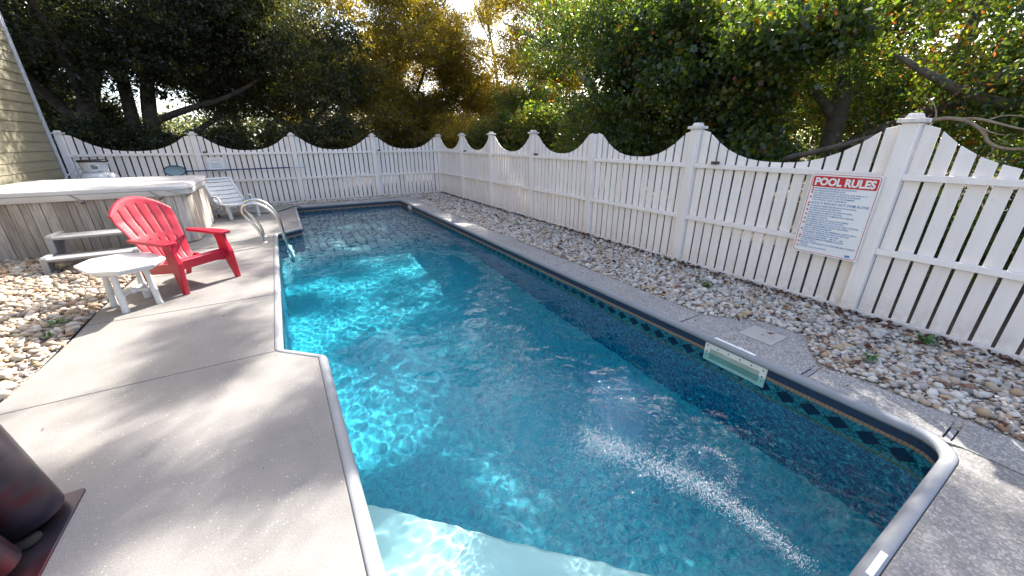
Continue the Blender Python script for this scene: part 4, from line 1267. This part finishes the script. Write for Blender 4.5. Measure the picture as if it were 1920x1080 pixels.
def crown(n_, cx, cy, cz, rx, ry, rz, br_, nc, seed):
    """blobs filling an ellipsoid, uneven"""
    r_ = np.random.default_rng(seed); out = []
    for _ in range(n_):
        d = r_.normal(0, 1, 3); d /= np.linalg.norm(d); k = r_.uniform(.25, 1) ** .5
        s = br_ * r_.uniform(.65, 1.25)
        out.append((cx + d[0] * rx * k, cy + d[1] * ry * k, cz + d[2] * rz * k, s, s, s * .75, nc * (s / br_) ** 2))
    return out
LD, LG, LN = M['leaf_dark'], M['leaf_gold'], M['leaf_green']
# dark oaks behind the back fence
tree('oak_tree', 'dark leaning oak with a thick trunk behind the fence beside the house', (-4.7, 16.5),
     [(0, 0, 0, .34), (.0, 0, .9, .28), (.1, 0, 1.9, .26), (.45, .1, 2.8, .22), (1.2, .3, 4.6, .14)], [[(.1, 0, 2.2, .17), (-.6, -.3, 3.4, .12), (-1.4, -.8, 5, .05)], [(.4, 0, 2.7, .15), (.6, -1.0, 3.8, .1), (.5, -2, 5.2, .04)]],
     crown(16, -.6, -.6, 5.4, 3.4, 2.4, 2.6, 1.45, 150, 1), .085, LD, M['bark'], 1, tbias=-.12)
tree('oak_tree', 'dark oak with paired upright trunks behind the hot tub and back fence', (-3.4, 16.9),
     [(0, 0, 0, .22), (-.12, 0, 1.2, .2), (-.1, 0, 2.6, .17), (.1, 0, 4.5, .1)], [[(.28, -.1, 0, .24), (.3, -.1, 1.4, .22), (.35, -.1, 2.6, .19), (.8, .1, 4.4, .09)], [(.35, -.1, 2.2, .12), (1.3, -.3, 2.6, .1), (2.6, -.4, 3.0, .07), (4, -.5, 3.9, .03)], [(.1, 0, 1.3, .1), (1.5, .2, 2.0, .09), (2.9, .3, 3.1, .06), (3.8, .2, 4.0, .03)]],
     crown(18, .9, -.4, 5.3, 3.2, 2.2, 2.3, 1.4, 150, 2), .085, LD, M['bark'], 2, tbias=-.05)
tree('oak_tree', 'broad dark oak with low spreading limbs behind the middle of the back fence', (1.3, 17.6),
     [(0, 0, 0, .22), (.1, 0, 1.6, .19), (.0, 0, 3.2, .15), (.2, 0, 5, .08)], [[(.0, 0, 1.8, .13), (-1.0, -.3, 2.5, .1), (-2.2, -.5, 3.4, .06)], [(.1, 0, 2.2, .12), (1.1, -.4, 3.2, .09), (1.9, -.8, 4.4, .05)]],
     crown(19, -.3, -.5, 4.6, 2.9, 2.2, 2.9, 1.4, 150, 3), .08, LD, M['bark'], 3, tbias=.10)
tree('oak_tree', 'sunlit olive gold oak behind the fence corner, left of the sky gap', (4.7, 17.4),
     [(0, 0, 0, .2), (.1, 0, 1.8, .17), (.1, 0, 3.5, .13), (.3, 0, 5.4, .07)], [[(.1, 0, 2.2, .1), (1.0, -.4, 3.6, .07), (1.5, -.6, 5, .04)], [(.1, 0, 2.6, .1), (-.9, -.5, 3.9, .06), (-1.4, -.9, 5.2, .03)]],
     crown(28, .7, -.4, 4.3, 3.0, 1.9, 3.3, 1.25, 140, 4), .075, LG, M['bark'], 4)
tree('shrub', 'bushy yellow green shrub filling the low gap behind the fence corner', (7.0, 14.3),
     [(0, 0, 0, .06), (.1, .1, .9, .045), (.2, .1, 1.9, .02)], [[(0, 0, .2, .04), (-.4, .1, 1.2, .03), (-.6, .2, 2.1, .015)]],
     crown(19, .2, 0, 1.75, 2.0, 1.5, 1.25, .8, 135, 5), .065, LG, M['bark'], 5, 'shrub', tbias=.22)
tree('shrub', 'taller golden shrub beyond the fence, standing under the sky gap', (9.6, 17.6),
     [(0, 0, 0, .07), (.1, .1, 1.2, .05), (.2, .1, 2.6, .02)], [], crown(19, -.2, 0, 2.4, 2.3, 1.5, 1.7, .9, 135, 6), .07, LG, M['bark'], 6, 'shrub', tbias=.3)
tree('shrub', 'low dark shrub behind the back fence below the paired trunks', (-2.6, 14.6),
     [(0, 0, 0, .05), (0, 0, 1.2, .02)], [], crown(14, 0, 0, 1.25, 2.6, .7, .8, .65, 120, 7), .07, LD, M['bark'], 7, 'shrub', tbias=-.05)
tree('shrub', 'low dark shrub behind the middle bays of the back fence', (1.4, 14.6),
     [(0, 0, 0, .05), (0, 0, 1.2, .02)], [], crown(11, 0, 0, 1.35, 2.2, .7, .85, .65, 110, 8), .07, LD, M['bark'], 8, 'shrub', tbias=.08)
# right side; the high second crowns are unseen, added to shade the deck
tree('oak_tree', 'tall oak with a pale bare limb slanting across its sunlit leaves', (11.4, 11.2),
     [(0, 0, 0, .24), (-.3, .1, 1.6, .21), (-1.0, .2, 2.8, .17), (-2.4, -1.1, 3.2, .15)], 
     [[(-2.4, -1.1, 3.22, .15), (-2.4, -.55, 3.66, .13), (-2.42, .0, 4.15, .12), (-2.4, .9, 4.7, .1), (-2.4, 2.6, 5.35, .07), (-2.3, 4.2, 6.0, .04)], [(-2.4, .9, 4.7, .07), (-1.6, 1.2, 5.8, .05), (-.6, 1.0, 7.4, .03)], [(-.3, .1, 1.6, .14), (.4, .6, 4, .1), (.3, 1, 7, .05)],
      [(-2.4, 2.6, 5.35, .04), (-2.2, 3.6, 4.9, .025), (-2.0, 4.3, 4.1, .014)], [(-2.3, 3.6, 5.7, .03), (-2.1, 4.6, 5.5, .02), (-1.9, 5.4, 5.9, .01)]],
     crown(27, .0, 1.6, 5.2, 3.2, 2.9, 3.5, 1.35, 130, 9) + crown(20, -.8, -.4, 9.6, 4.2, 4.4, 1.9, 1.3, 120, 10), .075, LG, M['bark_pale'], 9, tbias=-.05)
tree('shrub', 'green gold thicket behind the first right fence bays past the corner', (7.4, 10.9),
     [(0, 0, 0, .07), (.1, .1, 1.2, .05), (.2, .1, 2.6, .02)], [], crown(13, 0, 0, 1.9, 1.4, 1.8, 1.2, .8, 125, 11), .07, LN, M['bark'], 11, 'shrub', tbias=.12)
tree('oak_tree', 'dense dark green tree behind the capless fence post', (8.6, 7.6),
     [(0, 0, 0, .2), (-.1, 0, 1.5, .17), (0, .2, 3.2, .13), (.2, .3, 6.5, .07)], [[(-.1, 0, 1.6, .11), (-1.1, -.6, 2.6, .08), (-1.7, -1.4, 3.6, .04)], [(0, .1, 2.6, .1), (-.9, .9, 3.8, .06), (-1.3, 1.5, 5, .03)]],
     crown(22, -.5, 0, 3.9, 2.1, 2.5, 2.9, 1.15, 135, 12) + crown(22, -.9, .2, 8.4, 3.4, 3.6, 1.9, 1.25, 120, 13), .072, LN, M['bark'], 12, tbias=-.08)
tree('vine_thicket', 'vine covered thicket with round leaves between the capless post and the rules sign', (6.8, 4.6),
     [(0, 0, 0, .09), (.1, .1, 1.3, .06), (.3, .2, 3.0, .03)], [[(-.4, -1.9, 1.28, .045), (-.75, -1.75, 1.42, .04), (-.8, -2.2, 1.52, .035), (-.6, -2.7, 1.72, .025)]],
     crown(17, .2, .3, 2.4, 1.0, 2.1, 1.5, .72, 130, 14), .075, LN, M['bark'], 14, 'shrub', tbias=.0, elong=.85)
tree('oak_tree', 'dark leafy tree directly behind the rules sign with light breaking through', (9.0, 3.4),
     [(0, 0, 0, .2), (.0, 0, 1.5, .17), (.1, .1, 3.2, .12), (.2, .3, 6.0, .06)], [[(0, 0, 1.4, .12), (-.6, -1.0, 1.9, .1), (-1.1, -2.0, 2.3, .08), (-1.3, -2.6, 3.0, .04)], [(0, 0, 2.0, .1), (-.8, .8, 3.2, .06), (-1.3, 1.3, 4.6, .03)]],
     crown(17, -.2, 0, 4.2, 2.0, 2.3, 2.6, 1.0, 72, 15) + crown(16, -.7, .2, 7.8, 3.2, 3.0, 1.8, 1.2, 115, 16), .07, LN, M['bark'], 15, tbias=.05)
tree('oak_tree', 'yellow green tree at the far right behind the pale bare branch', (9.4, .2),
     [(0, 0, 0, .2), (.0, 0, 1.5, .17), (.1, .1, 3.2, .12), (.2, .3, 6.0, .06)], [[(0, 0, 1.5, .12), (-.9, .6, 2.0, .1), (-1.5, 1.3, 2.1, .07), (-1.7, 2.0, 2.6, .04)]],
     crown(18, 0, 0, 3.6, 2.2, 2.2, 2.4, 1.0, 95, 17), .072, LN, M['bark'], 17, tbias=.12)
tree('shrub', 'dark undergrowth behind the last fence bay at the far right', (6.6, .4),
     [(0, 0, 0, .05), (0, 0, .9, .02)], [], crown(10, .2, 0, 1.0, .9, 2.0, .55, .5, 110, 18), .06, LN, M['bark'], 18, 'shrub', tbias=-.05)
tree('oak_tree', 'thin twiggy oak with sparse leaves standing in the sky gap', (11.2, 19.6), [(0, 0, 0, .14), (-.1, 0, 2.4, .11), (-.5, -.3, 4.8, .08), (-1.2, -.5, 7.4, .05), (-1.6, -.8, 9.5, .03)],
     [[(-.3, -.1, 3.6, .06), (.6, -.6, 4.9, .04), (.9, -.9, 6.2, .015)], [(-.5, -.3, 4.8, .06), (-1.6, -.4, 5.6, .035), (-2.3, -.6, 5.7, .012)], [(-1.2, -.5, 7.0, .05), (-.2, -1, 8, .03), (.4, -1.3, 9.4, .01)], [(-.9, -.4, 6.2, .04), (-1.9, -.9, 7.2, .02), (-2.4, -1.2, 8.2, .008)]],
     crown(12, -.7, -.5, 5.6, 1.7, 1.2, 2.8, .8, 50, 61) + crown(30, -1.6, -3, 9.4, 4.0, 3.2, 2.0, 1.4, 150, 62), .075, LG, M['bark'], 61, tbias=.05)  # upper crown is unseen, added to block the sky reflected in the pool
tree('shrub', 'dark rounded shrub behind the back fence between the spreading oak and the corner', (3.9, 14.5), [(0, 0, 0, .05), (0, 0, 1.2, .02)], [], crown(12, 0, 0, 1.5, 1.3, .8, .95, .65, 120, 63), .065, LG, M['bark'], 63, 'shrub', tbias=-.2)
tree('shrub', 'dark thicket behind the leaning trunk beside the house corner', (-6.0, 18.6), [(0, 0, 0, .05), (0, 0, 1.2, .02)], [], crown(14, 0, 0, 1.7, 2.6, .9, 1.2, .8, 120, 64), .09, LD, M['bark'], 64, 'shrub')
tree('shrub', 'dense olive thicket under the sunlit oak beside the sky gap', (6.1, 17.0), [(0, 0, 0, .05), (0, 0, 1.2, .02)], [], crown(20, 0, 0, 2.1, 1.9, .9, 1.5, .8, 130, 65), .075, LG, M['bark'], 65, 'shrub', tbias=-.05)
# second row, closing the view between the first trunks
for k, (x, y, lab, rx, hh, mt, tb_) in enumerate(((-7.0, 20.5, 'dark oak of the second row, behind the leaning trunk by the house', 3.2, 5.0, LD, -.1), (-1.2, 21.2, 'dark oak of the second row, seen between the paired trunks and the spreading oak', 3.0, 5.4, LD, 0), (3.2, 21.5, 'olive oak of the second row, behind the sunlit oak by the sky gap', 2.9, 5.2, LG, -.1),
                              (14.2, 7.2, 'green oak of the second row, behind the dense tree at the capless post', 3.0, 5.0, LN, .05), (13.6, 3.2, 'yellow tinged oak of the second row, seen between the trees right of the capless post', 2.8, 4.4, LN, .15), (13.8, -1.0, 'green oak of the second row, behind the pale branch at the far right', 2.8, 4.4, LN, .1))):
    tree('oak_tree', lab, (x, y), [(0, 0, 0, .2), (.1, .1, 1.8, .17), (.2, 0, 4.6, .08)], [], crown(18, 0, 0, hh, rx, rx, 3.2, 1.5, 95 if x < 9 else 120, 40 + k), .11, mt, M['bark'], 40 + k, tbias=tb_)
# bare pale branch reaching over the fence
br_t = empty('bare_branch', (6.4, 1.9, 0)); tag(br_t, 'pale leafless forked branch sticking out above the fence right of the rules sign', 'branch')
bl_ = [[(.5, .9, .3, .04), (.1, .2, 1.2, .035), (-.1, -.35, 1.86, .03), (-.1, -.52, 1.89, .028), (-.1, -.67, 1.85, .026), (-.12, -.82, 1.74, .024), (-.1, -.86, 1.64, .022), (-.1, -1.0, 1.57, .02), (-.1, -1.2, 1.59, .012)],
       [(-.1, -.60, 1.87, .02), (-.1, -.72, 1.875, .018), (-.1, -.88, 1.82, .015), (-.1, -1.07, 1.75, .01), (-.08, -1.3, 1.74, .006)],
       [(-.1, -.42, 1.88, .014), (-.08, -.40, 1.96, .011), (-.1, -.34, 2.07, .007), (-.1, -.28, 2.1, .004)],
       [(-.12, -.78, 1.78, .012), (-.16, -.9, 1.72, .008), (-.18, -.97, 1.71, .004)],
       [(-.1, -.9, 1.62, .01), (-.1, -.93, 1.56, .007), (-.12, -.9, 1.50, .004)],
       [(-.1, -.8, 1.85, .01), (-.1, -.9, 1.90, .007), (-.1, -1.1, 1.86, .005), (-.1, -1.3, 1.9, .003)]]
for k, b in enumerate(bl_):
    sp_ = smooth_path([p[:3] for p in b], 2)
    MB().tube(sp_, list(np.interp(np.linspace(0, 1, len(sp_)), np.linspace(0, 1, len(b)), [p[3] * .75 for p in b])), 7).build('branch_stem' if k == 0 else 'twig', M['twig_dry'], br_t)
# the wood further off, one mass
fr = np.random.default_rng(55)
def mass(n_, x0, x1, y0, y1, h):
    C = np.stack([fr.uniform(x0, x1, n_), fr.uniform(y0, y1, n_), np.zeros(n_)], 1)
    top = h * (1 + .35 * np.sin(C[:, 0] * .9) * np.sin(C[:, 1] * .7 + C[:, 0] * .3))
    C[:, 2] = fr.uniform(0, 1, n_) ** .8 * top
    return C
C = np.concatenate([mass(3600, -22, 9, 24, 33, 2.6), mass(2800, 16, 30, -14, 24, 3.6), mass(1300, 9, 20, 22, 30, 2.4)])
ci = np.repeat(np.arange(len(C)), 14)
P = C[ci] + fr.normal(0, .33, (len(ci), 3)); P = P[P[:, 2] > 0]
V, F = leaf_quads(P, .2, None, fr, .55)
tag(link('far_woods', np_mesh('far_woods', V, 0, F, LD, False, np.clip(fr.normal(.5, .2, len(F)), 0, 1))), 'belt of woods further off behind the trees', 'woods', kind='stuff')
print('leaves', ALL)
